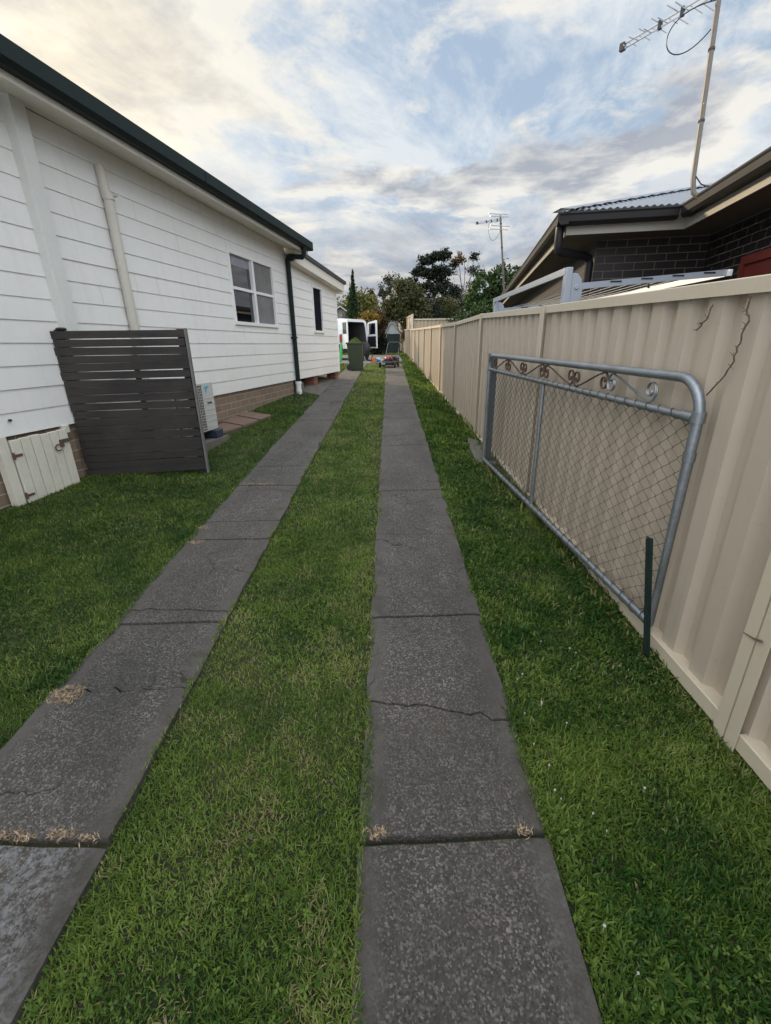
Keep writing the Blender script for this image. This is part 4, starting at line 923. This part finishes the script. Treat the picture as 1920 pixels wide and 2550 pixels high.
# ================================================================== lawn mower
LX, LY = .0, 17.05; lz = gz(LX, LY)+.016
LM = thing('lawn_mower', 'red and black push mower parked on the right concrete strip with handle raised', 'lawn mower', (LX, LY, lz), rad(-8))
def mv(x, y, z): return (LX+x, LY+y, lz+z)
LMF = Matrix.Translation((LX, LY, lz)) @ Matrix.Rotation(0, 4, 'Z') @ Matrix.Translation((-LX, -LY, -lz))
off = OFF[LM.name]
LM.location = (LX, LY, lz)
deck = [[mv(x*w, y*d, z) for x, y in ((-.25, -.30), (-.17, -.40), (.17, -.40), (.25, -.30), (.27, .05), (.25, .34), (-.25, .34), (-.27, .05))] for z, w, d in ((.07, 1, 1), (.17, 1, 1), (.215, .84, .88))]
mb = MB(); mb.loft(deck); mb.build('deck', M['black'], LM, bevel=.01)
mb = MB(); mb.loft([[mv(.145*math.cos(a)*s, -.06+.16*math.sin(a)*s, z) for a in np.linspace(0, 2*PI, 12, endpoint=False)] for s, z in ((1, .215), (1.05, .27), (.95, .34), (.6, .375))]); mb.build('engine_cover', M['red'], LM, bevel=.008)
mb = MB(); mb.box(*[c for c in (LX-.11, LX+.09, LY-.30, LY-.19, lz+.215, lz+.29)]); mb.tube([mv(.1, -.2, .25), mv(.2, -.2, .27)], .03, 8); mb.box(LX+.06, LX+.12, LY-.28, LY-.2, lz+.29, lz+.33); mb.build('engine', M['darkmetal'], LM, bevel=.006)
mb = MB(); mb.box(LX-.20, LX-.06, LY-.402, LY-.39, lz+.10, lz+.16); mb.ball(mv(-.19, -.30, .24), .035, 8, 6); mb.build('trim', M['alu'], LM)
for x, y, r in ((-.28, -.28, .095), (.28, -.28, .095), (-.28, .28, .11), (.28, .28, .11)):
    mb = MB(); s = 1 if x > 0 else -1; mb.tube([mv(x-.022, y, r-.005), mv(x+.022, y, r-.005)], r, 18); w = mb.build('wheel', M['rubber'], LM, smooth=True)
    mb = MB(); mb.tube([mv(x+s*.022, y, r-.005), mv(x+s*.027, y, r-.005)], r*.55, 12); mb.build('hub', M['rust_dk'] if x > 0 else M['darkmetal'], w)
mb = MB(); mb.loft([[mv(x, y, z) for x, z in ((-.22, .18), (.22, .18), (.24, .30), (.16, .36), (-.16, .36), (-.24, .30))] for y in (.26, .72)]); mb.build('catcher', M['black'], LM, bevel=.02)
mb = MB()
for s in (-1, 1): mb.tube([mv(s*.24, .30, .18), mv(s*.235, .62, .56), mv(s*.22, .84, .82), mv(s*.20, .86, .85)], .010, 8)
mb.tube([mv(-.20, .86, .85), mv(-.14, .88, .86), mv(.14, .88, .86), mv(.20, .86, .85)], .010, 8); mb.build('handle', M['greysteel'], LM, smooth=True)
mb = MB(); mb.box(LX+.19, LX+.26, LY+.72, LY+.80, lz+.68, lz+.78); mb.tube([mv(-.19, .85, .83), mv(0, .86, .835), mv(.19, .85, .83)], .008, 6); mb.tube([mv(.22, .8, .85), mv(.26, .5, .5), mv(.1, -.1, .38)], .006, 6); mb.build('throttle', M['black'], LM)
LM.rotation_euler = (0, 0, rad(-13))
# ================================================================== van with open rear doors
VX, VY = -2.14, 21.6; vz = gz(VX, VY)+.018; VT = rad(50)
VAN = thing('delivery_van', 'white van seen from behind with both rear doors open', 'van', (0, 0, 0)); VAN.location = (VX, VY, vz); VAN.rotation_euler = (0, 0, VT)
# local frame: x right (0 at the left rear corner), y forward, z up
VW = 1.74
def sec(y, inset, zr, zb=.32, hw=None):
    """cross-section outline, clockwise from lower left"""
    a, b = inset, VW-inset; t = .10+inset*.2
    return [(a, y, zb), (a-.015, y, .75), (a, y, 1.05), (a+t*.55, y, zr-.22), (a+t, y, zr-.07), (a+t+.12, y, zr), (b-t-.12, y, zr), (b-t, y, zr-.07), (b-t*.55, y, zr-.22), (b, y, 1.05), (b+.015, y, .75), (b, y, zb)]
mb = MB()
S = [sec(0, .02, 1.76), sec(.25, .0, 1.80), sec(1.5, 0, 1.82), sec(2.9, 0, 1.81), sec(3.25, .02, 1.74)]
S2 = []
for y, zr in ((3.85, 1.22), (4.35, 1.08), (4.62, .80)):
    q = sec(y, .05, 1.30 if y < 4 else zr+.15); S2.append([(x, yy, min(z, zr+(0 if z > 1.04 else 0))) for x, yy, z in q])
mb.loft(S+S2, cap=False, closed=False); b0 = len(mb.v)
mb.poly(S2[-1]); mb.poly([(0.02, 0, .32), (VW-.02, 0, .32), (VW-.1, 4.6, .32), (.1, 4.6, .32)])
van_body = mb.build('body', M['van'], VAN, smooth=True)
# rear frame ring, recessed load bay
mb = MB(); O = sec(0, .02, 1.76); I_ = [(x+(.09 if x < VW/2 else -.09), y, min(max(z, .52), 1.66)) for x, y, z in sec(0, .04, 1.70)]
b = mb.add(O+I_, [(i, i+1, 12+i+1, 12+i) for i in range(11)]+[(11, 0, 12, 23)]); mb.build('rear_frame', M['van'], VAN)
mb = MB(); J_ = [(x, 2.2, z) for x, y, z in I_]; mb.loft([I_, J_], cap=False); mb.poly(J_); mb.build('load_bay', M['vanint'], VAN)
mb = MB(); mb.box(.35, 1.45, 1.3, 1.9, .54, 1.0); mb.box(.25, .8, .5, 1.2, .54, .86); mb.box(.95, 1.5, .35, .9, .54, .95); mb.build('cargo', M['black'], VAN, bevel=.04)
mb = MB(); mb.hexa([(.55, 1.32, 1.0), (.9, 1.32, 1.0), (.9, 1.36, 1.0), (.55, 1.36, 1.0), (.65, 1.5, 1.5), (1.25, 1.5, 1.5), (1.25, 1.54, 1.5), (.65, 1.54, 1.5)]); mb.build('dust_sheet', M['screen'], VAN)
mb = MB(); mb.box(-.03, VW+.03, -.10, .10, .32, .66); mb.build('bumper', M['black'], VAN, bevel=.03)
for x in (0, VW):
    s = -1 if x == 0 else 1
    mb = MB(); mb.box(x-.028, x+.028, -.014, .15, .74, 1.12); t = mb.build('tail_light', M['tail'], VAN, bevel=.008)
    mb = MB(); mb.box(x-.026, x+.026, .152, .30, .74, 1.06); mb.build('lamp_lens', M['lens'], t, bevel=.008)
for y0, y1 in ((.35, 1.35), (1.55, 2.5), (2.6, 3.3)):
    for x, s in ((0, -1), (VW, 1)):
        mb = MB(); P = [(0, 1.12), (.05, 1.55)]
        mb.add([(x+s*.004, y0, 1.12), (x+s*.004, y1, 1.12), (x-s*.062, y1-.04, 1.56), (x-s*.062, y0+.04, 1.56)], [(0, 1, 2, 3)]); mb.build('side_window', M['glass'], VAN)
mb = MB(); mb.box(-.028, .0, .02, 4.2, .30, .70); mb.build('side_trim', M['black'], VAN)
for x, y in ((.09, .95), (VW-.09, .95), (.09, 3.75), (VW-.09, 3.75)):
    mb = MB(); mb.tube([(x-.10, y, .315), (x+.10, y, .315)], .315, 22); w = mb.build('wheel', M['rubber'], VAN, smooth=True)
    mb = MB(); mb.tube([(x-.105, y, .315), (x+.105, y, .315)], .19, 16); mb.build('rim', M['alu'], w)
def van_door(left):
    """door swung about 90 degrees, pointing straight back; xh hinge side"""
    xh = .03 if left else VW-.03; s = -1 if left else 1; ang = rad(64 if left else 104); W = .80
    dx, dy = (-math.cos(ang) if left else math.cos(ang)), -math.sin(ang)
    nx_, ny_ = (-dy, dx) if left else (dy, -dx)     # towards the load bay side
    def D(u, z, w): return (xh+dx*u+nx_*w, dy*u+ny_*w, z)
    def slab(u0, u1, z0, z1, w0, w1, top=None):
        z2 = top if top is not None else z1
        return [D(u0, z0, w0), D(u1, z0, w0), D(u1, z0, w1), D(u0, z0, w1), D(u0, z1, w0), D(u1, z2, w0), D(u1, z2, w1), D(u0, z1, w1)]
    mb = MB(); mb.hexa(slab(0, W, .50, 1.08, -.035, .0)); mb.hexa(slab(0, .13, 1.08, 1.60, -.035, 0, 1.66)); mb.hexa(slab(W-.11, W, 1.08, 1.72, -.035, 0)); mb.hexa(slab(.13, W-.11, 1.60, 1.66, -.035, 0, 1.72)); mb.hexa(slab(.13, W-.11, 1.08, 1.12, -.035, 0))
    d = mb.build('rear_door', M['van'], VAN); OFF[d.name] = np.zeros(3)
    mb = MB(); mb.hexa(slab(.13, W-.11, 1.12, 1.60, -.02, -.014, 1.66)); mb.build('door_glass', M['glass'], d)
    mb = MB(); mb.hexa(slab(.05, W-.06, .56, 1.03, .001, .03)); mb.build('door_trim', M['black'], d, bevel=.01)
van_door(True); van_door(False)
# oddments around the van
def place(x, y, dz=.02): return (x, y, gz(x, y)+dz)
GB = thing('garden_bag', 'slumped black cloth bag hanging below the open right van door', 'bag', place(-1.05, 21.15))
bx, by, b_ = place(-1.03, 21.1, .02)
mb = MB(); rings = []
for z, rx_, ry_, ox in ((.02, .03, .03, .02), (.16, .09, .08, .01), (.34, .15, .12, 0), (.52, .18, .13, .03), (.68, .15, .11, .0), (.80, .11, .08, -.03)):
    rings.append([(bx+ox+rx_*math.cos(a)*(1+.16*math.sin(3*a+z*9)), by+ry_*math.sin(a)*(1+.14*math.cos(4*a)), b_+z) for a in np.linspace(0, 2*PI, 14, endpoint=False)])
mb.loft(rings); mb.build('sack', M['black'], GB, smooth=True)
mb = MB(); mb.tube([(bx-.06, by, b_+.78), (bx-.10, by, b_+.92), (bx-.02, by, b_+.96), (bx+.05, by, b_+.8)], .012, 6); mb.build('strap', M['black'], GB)
gx, gy, g_ = place(-2.14, 20.55, .016)
mb = MB(); mb.tube([(gx-.03, gy, g_), (gx-.01, gy+.04, g_+.15), (gx+.02, gy+.08, g_+.45), (gx+.045, gy+.12, g_+.80)], [.06, .075, .06, .04], 12); tag(mb.build('plastic_tube', M['green'], smooth=True), 'bright green plastic tube leaning against the back of the white van', 'tube')
sx_, sy_, s_ = place(-.68, 19.6, .02)
CS = thing('chainsaw', 'small orange chainsaw lying on the concrete left of the white tub', 'chainsaw', (sx_, sy_, s_))
mb = MB(); mb.box(sx_-.10, sx_+.10, sy_-.07, sy_+.07, s_, s_+.16); mb.box(sx_-.04, sx_+.08, sy_-.06, sy_+.06, s_+.16, s_+.21); mb.build('motor', M['orange'], CS, bevel=.02)
mb = MB(); mb.tube([(sx_-.08, sy_-.08, s_+.05), (sx_-.06, sy_-.09, s_+.24), (sx_+.0, sy_, s_+.30), (sx_-.02, sy_+.09, s_+.22)], .014, 7); mb.tube([(sx_+.09, sy_, s_+.15), (sx_+.19, sy_, s_+.13), (sx_+.19, sy_, s_+.03), (sx_+.09, sy_, s_+.03)], .014, 7); mb.build('handle', M['black'], CS, smooth=True)
mb = MB(); mb.bar((sx_-.10, sy_-.03, s_+.09), (sx_-.26, sy_-.10, s_+.12), .012, .06); mb.build('bar', M['darkmetal'], CS)
tx, ty, t_ = place(-.44, 19.75, .016)
TB = thing('plastic_tub', 'white plastic tub with blue label beside the lawn mower', 'tub', (tx, ty, t_))
mb = MB(); mb.tube([(tx, ty, t_), (tx, ty, t_+.02), (tx, ty, t_+.20), (tx, ty, t_+.205)], [.088, .09, .10, .108], 20); mb.build('tub', M['tub'], TB, smooth=True)
mb = MB(); P = [(tx+.1005*math.cos(a), ty+.1005*math.sin(a)) for a in np.linspace(rad(200), rad(320), 12)]
mb.loft([[(x, y, t_+.03) for x, y in P], [(x, y, t_+.13) for x, y in P]], cap=False, closed=False); mb.build('label', M['tubblue'], TB)
mb = MB(); mb.box(-.30, -.13, 19.5, 19.66, gz(-.2, 19.6)+.016, gz(-.2, 19.6)+.11); mb.box(-.24, -.19, 19.55, 19.6, gz(-.2, 19.6)+.11, gz(-.2, 19.6)+.135); tag(mb.build('tool_case', M['black'], bevel=.012), 'small black tool case between the white tub and the mower', 'case')
# ------------------------------------------------------------------ dry tufts, clover flowers
def tuft(x, y, rx_, ry_, n, lab, grp='tufts of dry straw on the concrete'):
    n = int(n*.7)
    th = RNG.uniform(0, 2*PI, n); r = np.sqrt(RNG.random(n)); P = np.stack([x+rx_*r*np.cos(th), y+ry_*r*np.sin(th), np.full(n, gz(x, y)+.018)+RNG.uniform(0, .014, n)], -1)
    V, F = leafcards(np.repeat(P, 2, 0)+RNG.normal(0, .006, (2*n, 3))*np.array([1, 1, .25]), .019, 7.0, -.4); o = bulk('dry_tuft', V, F, M['straw']); o['kind'] = 'thing'; del o['kind']
    return tag(o, lab, 'dry grass', grp)
tuft(-1.46, 1.535, .075, .055, 330, 'round mat of dry straw on the left edge of the left concrete strip')
tuft(-1.27, .948, .10, .018, 170, 'dry straw in the left strip joint nearest the camera, left end')
tuft(-1.085, .952, .055, .016, 90, 'dry straw clump midway along the nearest left strip joint')
tuft(-.99, .946, .04, .012, 40, 'sparse dry straw at the right end of the nearest left strip joint')
tuft(-.06, .956, .045, .018, 80, 'dry straw at the left end of the nearest right strip joint')
tuft(.42, .962, .03, .014, 40, 'dry straw at the right end of the nearest right strip joint')
tuft(-1.50, 3.235, .05, .03, 60, 'tan straw on the left strip edge at its first cracked slab')
tuft(-1.47, 2.985, .07, .03, 80, 'tan straw on the left strip edge just past the narrow cracked slab')
tuft(-1.32, 4.24, .16, .02, 100, 'thin line of tan straw along a far left strip joint')
CF = [(.758, 1.868), (.882, 1.809), (.894, 1.766), (.575, 1.612), (.60, 1.637), (.631, 1.455), (.55, 1.424), (.877, 1.1), (.656, 1.01), (.578, 1.066), (.563, 1.094), (.568, 1.176), (.545, 1.279), (.566, .719), (.605, .624), (.839, 1.673), (.64, 1.476), (.70, 1.36), (.685, .963)]
mb = MB()
for k in range(14):
    a = k*2.4; q = k/14; mb.tube([(0, 0, .045), (.009*math.cos(a)*(1-q*.6), .009*math.sin(a)*(1-q*.6), .047+.010*q)], [.0015, .0028], 5)
mb.tube([(0, 0, 0), (.004, 0, .047)], .0011, 5)
cf0 = mb.build('clover_flower', M['flower'])
for k, (x, y) in enumerate(CF):
    o = cf0 if k == 0 else cf0.copy()
    if k: COL.objects.link(o)
    o.location = (x, y, gz(x, y)-.004+.008*(k % 3)); o.rotation_euler = (.1*math.sin(k), .1*math.cos(k*2), k); s = .30+.09*((k*5) % 3); o.scale = (s, s, .5)
    tag(o, 'small white clover flower in the lawn between right strip and fence', 'flower', 'white clover flowers in the lawn')
# ================================================================== trees, shrubs and what stands beyond
def leaves(blobs, per, size, clumps=14, spread=.30, aspect=1.7, shell=.62):
    P = []; A = []
    for (cx, cy, cz, rx_, ry_, rz_) in blobs:
        c = RNG.normal(size=(clumps, 3)); c /= np.linalg.norm(c, axis=1, keepdims=True); c *= (shell+(1-shell)*RNG.random(clumps))[:, None]**.8
        n = per; k = RNG.integers(0, clumps, n); g = RNG.normal(size=(n, 3))*spread; q = c[k]+g
        P.append(np.stack([cx+q[:, 0]*rx_, cy+q[:, 1]*ry_, cz+q[:, 2]*rz_], -1))
        ct = RNG.random(clumps); A.append(np.clip(.55*ct[k]+.45*RNG.random(n), 0, 1))
    P = np.concatenate(P); A = np.concatenate(A); V, F = leafcards(P, size, aspect)
    return V, F, np.repeat(A, 4)
def tree(name, lab, cat, base, limbs, blobs, per, size, lm, bark='bark', group=None, **kw):
    T = thing(name, lab, cat, base, 0, group)
    mb = MB()
    for pts, r0, r1 in limbs:
        n = len(pts); mb.tube(pts, [r0+(r1-r0)*i/(n-1) for i in range(n)], 8)
    if limbs: mb.build('trunk', M[bark], T, smooth=True)
    V, F, A = leaves(blobs, per, size, **kw); bulk('crown', V, F, lm, T, {'rnd': A}); return T
L_con = mat_leaf('conifer_leaf', (.010, .028, .010), (.035, .065, .018), (.07, .10, .03))
L_oliv = mat_leaf('olive_yellow_leaf', (.055, .060, .014), (.15, .145, .03), (.26, .21, .05))
L_dark = mat_leaf('dark_leaf', (.006, .012, .007), (.022, .030, .014), (.045, .05, .02), trans=.1)
L_bush = mat_leaf('bush_leaf', (.026, .032, .010), (.085, .088, .028), (.15, .14, .045))
L_grn = mat_leaf('green_leaf', (.010, .030, .008), (.045, .085, .018), (.11, .15, .035))
L_red = mat_leaf('autumn_leaf', (.035, .028, .013), (.085, .050, .024), (.17, .085, .035))
L_yel = mat_leaf('yellow_leaf', (.12, .08, .012), (.30, .19, .03), (.38, .26, .05))
L_grey = mat_leaf('grey_leaf', (.03, .035, .02), (.08, .085, .045), (.14, .13, .07))
L_rust = mat_leaf('rusty_leaf', (.05, .03, .012), (.13, .075, .025), (.2, .12, .04))
r = random.Random(3)
def wob(a, b, n=5, j=.12):
    a = Vector(a); b = Vector(b); return [tuple(a.lerp(b, i/(n-1))+Vector((r.gauss(0, j), r.gauss(0, j), r.gauss(0, j)))*(0 if i in (0, n-1) else 1)) for i in range(n)]
tree('conifer_tree', 'narrow dark pencil shaped conifer standing behind the white van', 'tree', (-3.0, 38, 1.1), [([(-3.0, 38, 1.0), (-3.0, 38, 6.2)], .12, .02)],
     [(-3.0+.02*k, 38, 1.6+.36*k, max(.05, .74-.053*k), max(.05, .74-.053*k), .45) for k in range(14)], 700, .15, L_con, spread=.36)
tree('round_tree', 'rounded olive yellow tree behind the dark narrow conifer', 'tree', (-3.0, 45, 1.1), [(wob((-3, 45, 1), (-2.9, 45, 4)), .16, .08)],
     [(-3.0, 45, 4.3, 1.75, 1.6, 1.75), (-4.0, 44.8, 3.9, .95, .9, 1.0), (-2.1, 45, 4.2, 1.0, .9, 1.3), (-3.0, 44.2, 3.3, 1.6, .9, 1.0)], 5600, .30, L_oliv, clumps=40, spread=.22, shell=.5)
tree('dark_tree', 'small dark tree top showing over the round olive tree', 'tree', (-2.1, 60, 1.1), [([(-2.1, 60, 1), (-2.1, 60, 7)], .15, .05)],
     [(-2.1, 60, 7.3, .42, .4, .75), (-1.75, 60, 6.2, .5, .4, .9), (-2.3, 60, 5.6, .6, .5, .9)], 650, .22, L_dark)
tree('autumn_shrub', 'yellow and orange autumn shrub above the open van door', 'shrub', (-1.45, 27, 1.0), [(wob((-1.45, 27, 1), (-1.4, 27, 2.4)), .06, .03)],
     [(-1.42, 27, 2.75, .36, .35, .42), (-1.15, 27, 2.95, .30, .3, .32), (-1.75, 27.1, 2.45, .32, .3, .42), (-.75, 27, 2.95, .25, .25, .2)], 900, .11, L_yel, clumps=18)
tree('autumn_shrub', 'broad russet autumn shrub in front of the dark fence', 'shrub', (-.5, 28, 1.0), [],
     [(-.75, 28, 2.7, .6, .5, .55), (-.5, 28, 3.0, .4, .4, .4), (-1.1, 27.8, 2.4, .5, .5, .5)], 1300, .12, L_red, clumps=30, spread=.2)
tree('hedge_shrub', 'dark green shrub growing under the russet autumn shrub', 'shrub', (-.65, 29, 1.0), [], [(-1.0, 29, 1.7, .75, .5, .75), (-.6, 29.2, 2.2, .5, .5, .6), (-.55, 29.2, 1.5, .45, .5, .5)], 1500, .12, L_dark, clumps=26, spread=.22)
tree('slender_tree', 'thin leaning tree with sparse grey green leaves left of the bushy trees', 'tree', (.5, 36, 1.1), [(wob((.6, 36, 1), (.15, 36, 4.2)), .11, .06), (wob((.2, 36, 3.9), (-.25, 36, 5.6)), .05, .02), (wob((.2, 36, 4.0), (.5, 36, 6.0)), .05, .02)],
     [(-.2, 36, 5.7, .42, .4, .45), (.45, 36, 5.95, .5, .4, .4), (.1, 36, 5.1, .35, .3, .35), (.85, 36, 5.6, .45, .4, .45), (-.45, 36, 5.1, .22, .2, .25)], 330, .16, L_grey, clumps=9)
tree('bushy_tree', 'big olive brown bushy tree behind the end of the fence', 'tree', (1.2, 31, 1.1), [(wob((1.2, 31, 1), (1.1, 31, 3.6)), .14, .07), (wob((1.2, 31, 2), (.4, 31, 3.6)), .07, .03)],
     [(1.2, 31, 4.2, .95, .9, .95), (.45, 31, 3.75, .7, .6, .6), (1.7, 31, 3.5, .8, .7, .9), (1.65, 30.6, 2.6, .85, .8, .9), (1.0, 31, 4.85, .5, .5, .45), (.1, 31.2, 3.65, .5, .5, .45)], 3400, .16, L_bush, clumps=34, spread=.22)
tree('bushy_shrub', 'dark bushy shrub between the olive tree and the gum trunks', 'shrub', (2.7, 32, 1.1), [(wob((2.7, 32, 1), (2.7, 32, 3)), .1, .05)],
     [(2.7, 32, 3.3, .9, .8, .85), (2.1, 32, 2.6, .7, .7, .9), (3.2, 32, 2.7, .8, .7, .9)], 2000, .14, L_dark, clumps=30, spread=.2)
tree('bushy_shrub', 'sunlit olive shrub in front of the gum tree trunks', 'shrub', (3.9, 33, 1.1), [(wob((3.9, 33, 1), (3.9, 33, 3)), .1, .05)],
     [(3.9, 33, 3.7, .95, .8, .85), (4.3, 33, 2.9, .8, .7, .9), (3.4, 33, 2.9, .7, .7, .8)], 1900, .14, L_bush, clumps=28, spread=.2)
# gum trees with separated dark clumps on bare limbs
gum1 = [(3.7, 48, 9.15, .62, .6, .42), (4.55, 48, 9.35, .55, .5, .38), (5.35, 48, 9.55, .55, .5, .45), (2.9, 48, 8.2, .55, .5, .45), (3.6, 48, 7.9, .75, .6, .42), (2.35, 48, 7.4, .35, .3, .3), (4.7, 48, 8.2, .65, .6, .42), (5.6, 48, 8.1, .75, .6, .5), (5.0, 48, 7.1, .95, .7, .5), (4.1, 48, 6.7, .9, .7, .5), (5.9, 48, 6.6, .9, .7, .55), (3.0, 48, 6.7, .6, .5, .4), (4.4, 48, 5.6, 1.2, .8, .7), (6.0, 48, 5.6, 1.0, .7, .6), (5.2, 47.5, 4.6, 1.6, .8, .8), (3.2, 47.5, 5.2, 1.1, .7, .8), (7.2, 47.5, 4.8, 1.2, .8, .8)]
tree('gum_tree', 'tall dark gum tree with layered leaf clumps over the back fences', 'tree', (4.6, 48, 1.1), [(wob((4.7, 48, 1), (4.5, 48, 6.2)), .24, .13), (wob((4.5, 48, 5.8), (3.4, 48, 8.4)), .11, .04), (wob((4.5, 48, 5.8), (5.2, 48, 9.2)), .11, .04), (wob((3.9, 48, 7.2), (4.2, 48, 9.1)), .06, .03), (wob((3.6, 48, 7.6), (2.6, 48, 7.9)), .05, .02), (wob((5.0, 48, 7.6), (5.8, 48, 7.9)), .05, .02), (wob((5.6, 48, 4.5), (6.1, 48, 6.2)), .08, .03)], gum1, 1000, .22, L_dark, clumps=13, spread=.3)
gum2 = [(7.1, 50, 9.6, .6, .5, .4), (8.6, 50, 9.7, .5, .4, .3), (8.9, 50, 8.6, .75, .6, .5), (9.3, 50, 7.9, .6, .5, .4), (8.6, 50, 7.0, .8, .6, .5), (6.6, 50, 9.0, .35, .3, .3), (7.7, 50, 6.2, .8, .6, .6)]
tree('gum_tree', 'open gum tree with pale bare limbs right of the dark gum', 'tree', (7.4, 50, 1.1), [(wob((7.6, 50, 1), (7.7, 50, 5.6)), .2, .12), (wob((7.7, 50, 5.4), (7.0, 50, 9.3), 6), .09, .03), (wob((7.7, 50, 5.4), (7.6, 50, 9.4), 6), .08, .02), (wob((7.8, 50, 5.6), (8.6, 50, 9.5), 6), .09, .03), (wob((8.0, 50, 6.2), (9.1, 50, 8.3), 5), .07, .03), (wob((7.4, 50, 7.6), (6.6, 50, 8.9)), .04, .02), (wob((8.2, 50, 8), (8.0, 50, 9.4)), .04, .015)], gum2[1:], 330, .2, L_dark, 'bark_pale', clumps=11, spread=.3)
V, F, A = leaves(gum2[:1], 420, .2, 10, .28); g2 = bulk('rusty_foliage', V-np.array([7.4, 50, 1.1], np.float32), F, L_rust, None, {'rnd': A}); g2.parent = bpy.data.objects['gum_tree.001']
tree('leafy_tree', 'broad leafy green tree rising behind the brick house gutter', 'tree', (5.2, 23, 1.0), [(wob((5.2, 23, 1), (5.1, 23, 3.4)), .12, .06)],
     [(5.5, 23, 4.35, .75, .7, .6), (4.6, 23, 4.0, .65, .6, .6), (4.1, 23, 3.3, .6, .6, .6), (5.2, 23, 3.3, .9, .7, .7), (6.2, 23, 4.2, .6, .6, .6), (4.7, 22.6, 2.7, .9, .6, .6), (3.9, 22.8, 2.5, .6, .5, .6)], 900, .16, L_grn, clumps=24, spread=.19, aspect=1.5)
tree('leafy_shrub', 'bright green shrub over the fence left of the clothesline', 'shrub', (3.3, 20, .9), [], [(3.3, 20, 2.3, .55, .5, .5), (2.8, 20, 2.0, .4, .4, .5), (3.7, 20, 2.6, .4, .4, .5)], 1100, .11, L_grn, clumps=22, spread=.22)
# shed, dark fence, far houses
SH = thing('garden_shed', 'dark green garden shed with pale gable roof at the end of the drive', 'shed', (.32, 34, 1.05))
mb = MB(); mb.box(-.16, .80, 34, 36, .95, 2.32); mb.build('wall', M['shed'], SH)
mb = MB(); mb.loft([[(-.28, y, 2.30), (.12, y, 3.02), (.34, y, 3.02), (.92, y, 2.30), (.92, y, 2.36), (.36, y, 3.08), (.10, y, 3.08), (-.28, y, 2.36)] for y in (33.9, 36.1)]); mb.poly([(-.2, 34.0, 2.32), (.84, 34.0, 2.32), (.33, 34.0, 3.02), (.12, 34.0, 3.02)]); mb.build('roof', M['shedroof'], SH)
mb = MB(); mb.box(.0, .02, 33.985, 34, 1.0, 2.3); mb.box(.40, .42, 33.985, 34, 1.0, 2.3); mb.build('door_edge', M['black'], SH)
DF = thing('dark_fence', 'dark green fence behind the van between conifer and shed', 'fence', (-3, 35.5, 1.05))
mb = MB(); fence_pts = [(-9+.2*k, .03*(k % 2)) for k in range(45)]
for (a, da), (b, db) in zip(fence_pts[:-1], fence_pts[1:]): mb.poly([(a, 35.5+da, .95), (b, 35.5+db, .95), (b, 35.5+db, 2.75), (a, 35.5+da, 2.75)])
mb.build('panel', M['shed'], DF)
mb = MB(); mb.box(-9, -.2, 35.47, 35.55, 2.74, 2.82); mb.build('top_rail', M['shed'], DF)
FH = thing('tiled_house', 'distant house with dark tiled roof and chimney between the trees', 'house', (-.4, 60, 1.1))
mb = MB(); mb.box(-3.4, 3.2, 60, 66, 1, 4.1); mb.build('wall', M['farwall'], FH)
mb = MB(); mb.loft([[(-3.9, 59.6, 3.9), (3.6, 59.6, 3.9), (3.6, 66.4, 3.9), (-3.9, 66.4, 3.9)], [(-.8, 62.9, 6.1), (1.2, 62.9, 6.1), (1.2, 63.1, 6.1), (-.8, 63.1, 6.1)]]); rf = mb.build('roof', M['tile'], FH)
mb = MB(); mb.box(-.78, -.42, 62.6, 63, 5.7, 7.25); mb.box(-.82, -.38, 62.55, 63.05, 7.1, 7.2); mb.build('chimney', M['tile'], rf)
LH = thing('gabled_house', 'grey gabled house glimpsed between the white house corner and the conifer', 'house', (-5, 43, 1.1))
mb = MB(); mb.box(-8, -3.5, 43, 50, 1, 3.7); mb.poly([(-5.5, 42.99, 3.7), (-3.5, 42.99, 3.7), (-3.6, 42.99, 4.25), (-4.3, 42.99, 4.75)]); mb.build('wall', M['farwall'], LH)
mb = MB(); mb.loft([[(-6.2, y, 3.5), (-4.3, y, 4.8), (-3.3, y, 4.1), (-3.3, y, 4.2), (-4.3, y, 4.92), (-6.2, y, 3.65)] for y in (42.7, 50)]); mb.build('roof', M['shedroof'], LH)
mb = MB(); mb.box(-4.2, -3.95, 42.96, 42.99, 3.95, 4.3); mb.build('window', M['glass'], LH)
# distant tree line closing the horizon
V, F, A = leaves([(x, 95+6*math.sin(x), 3.2, 7, 3, 2.6+1.0*math.sin(x*.7)) for x in range(-90, 91, 7)], 700, .8, clumps=26, spread=.25)
o = bulk('far_treeline', V, F, L_dark, None, {'rnd': A}); o['kind'] = 'stuff'
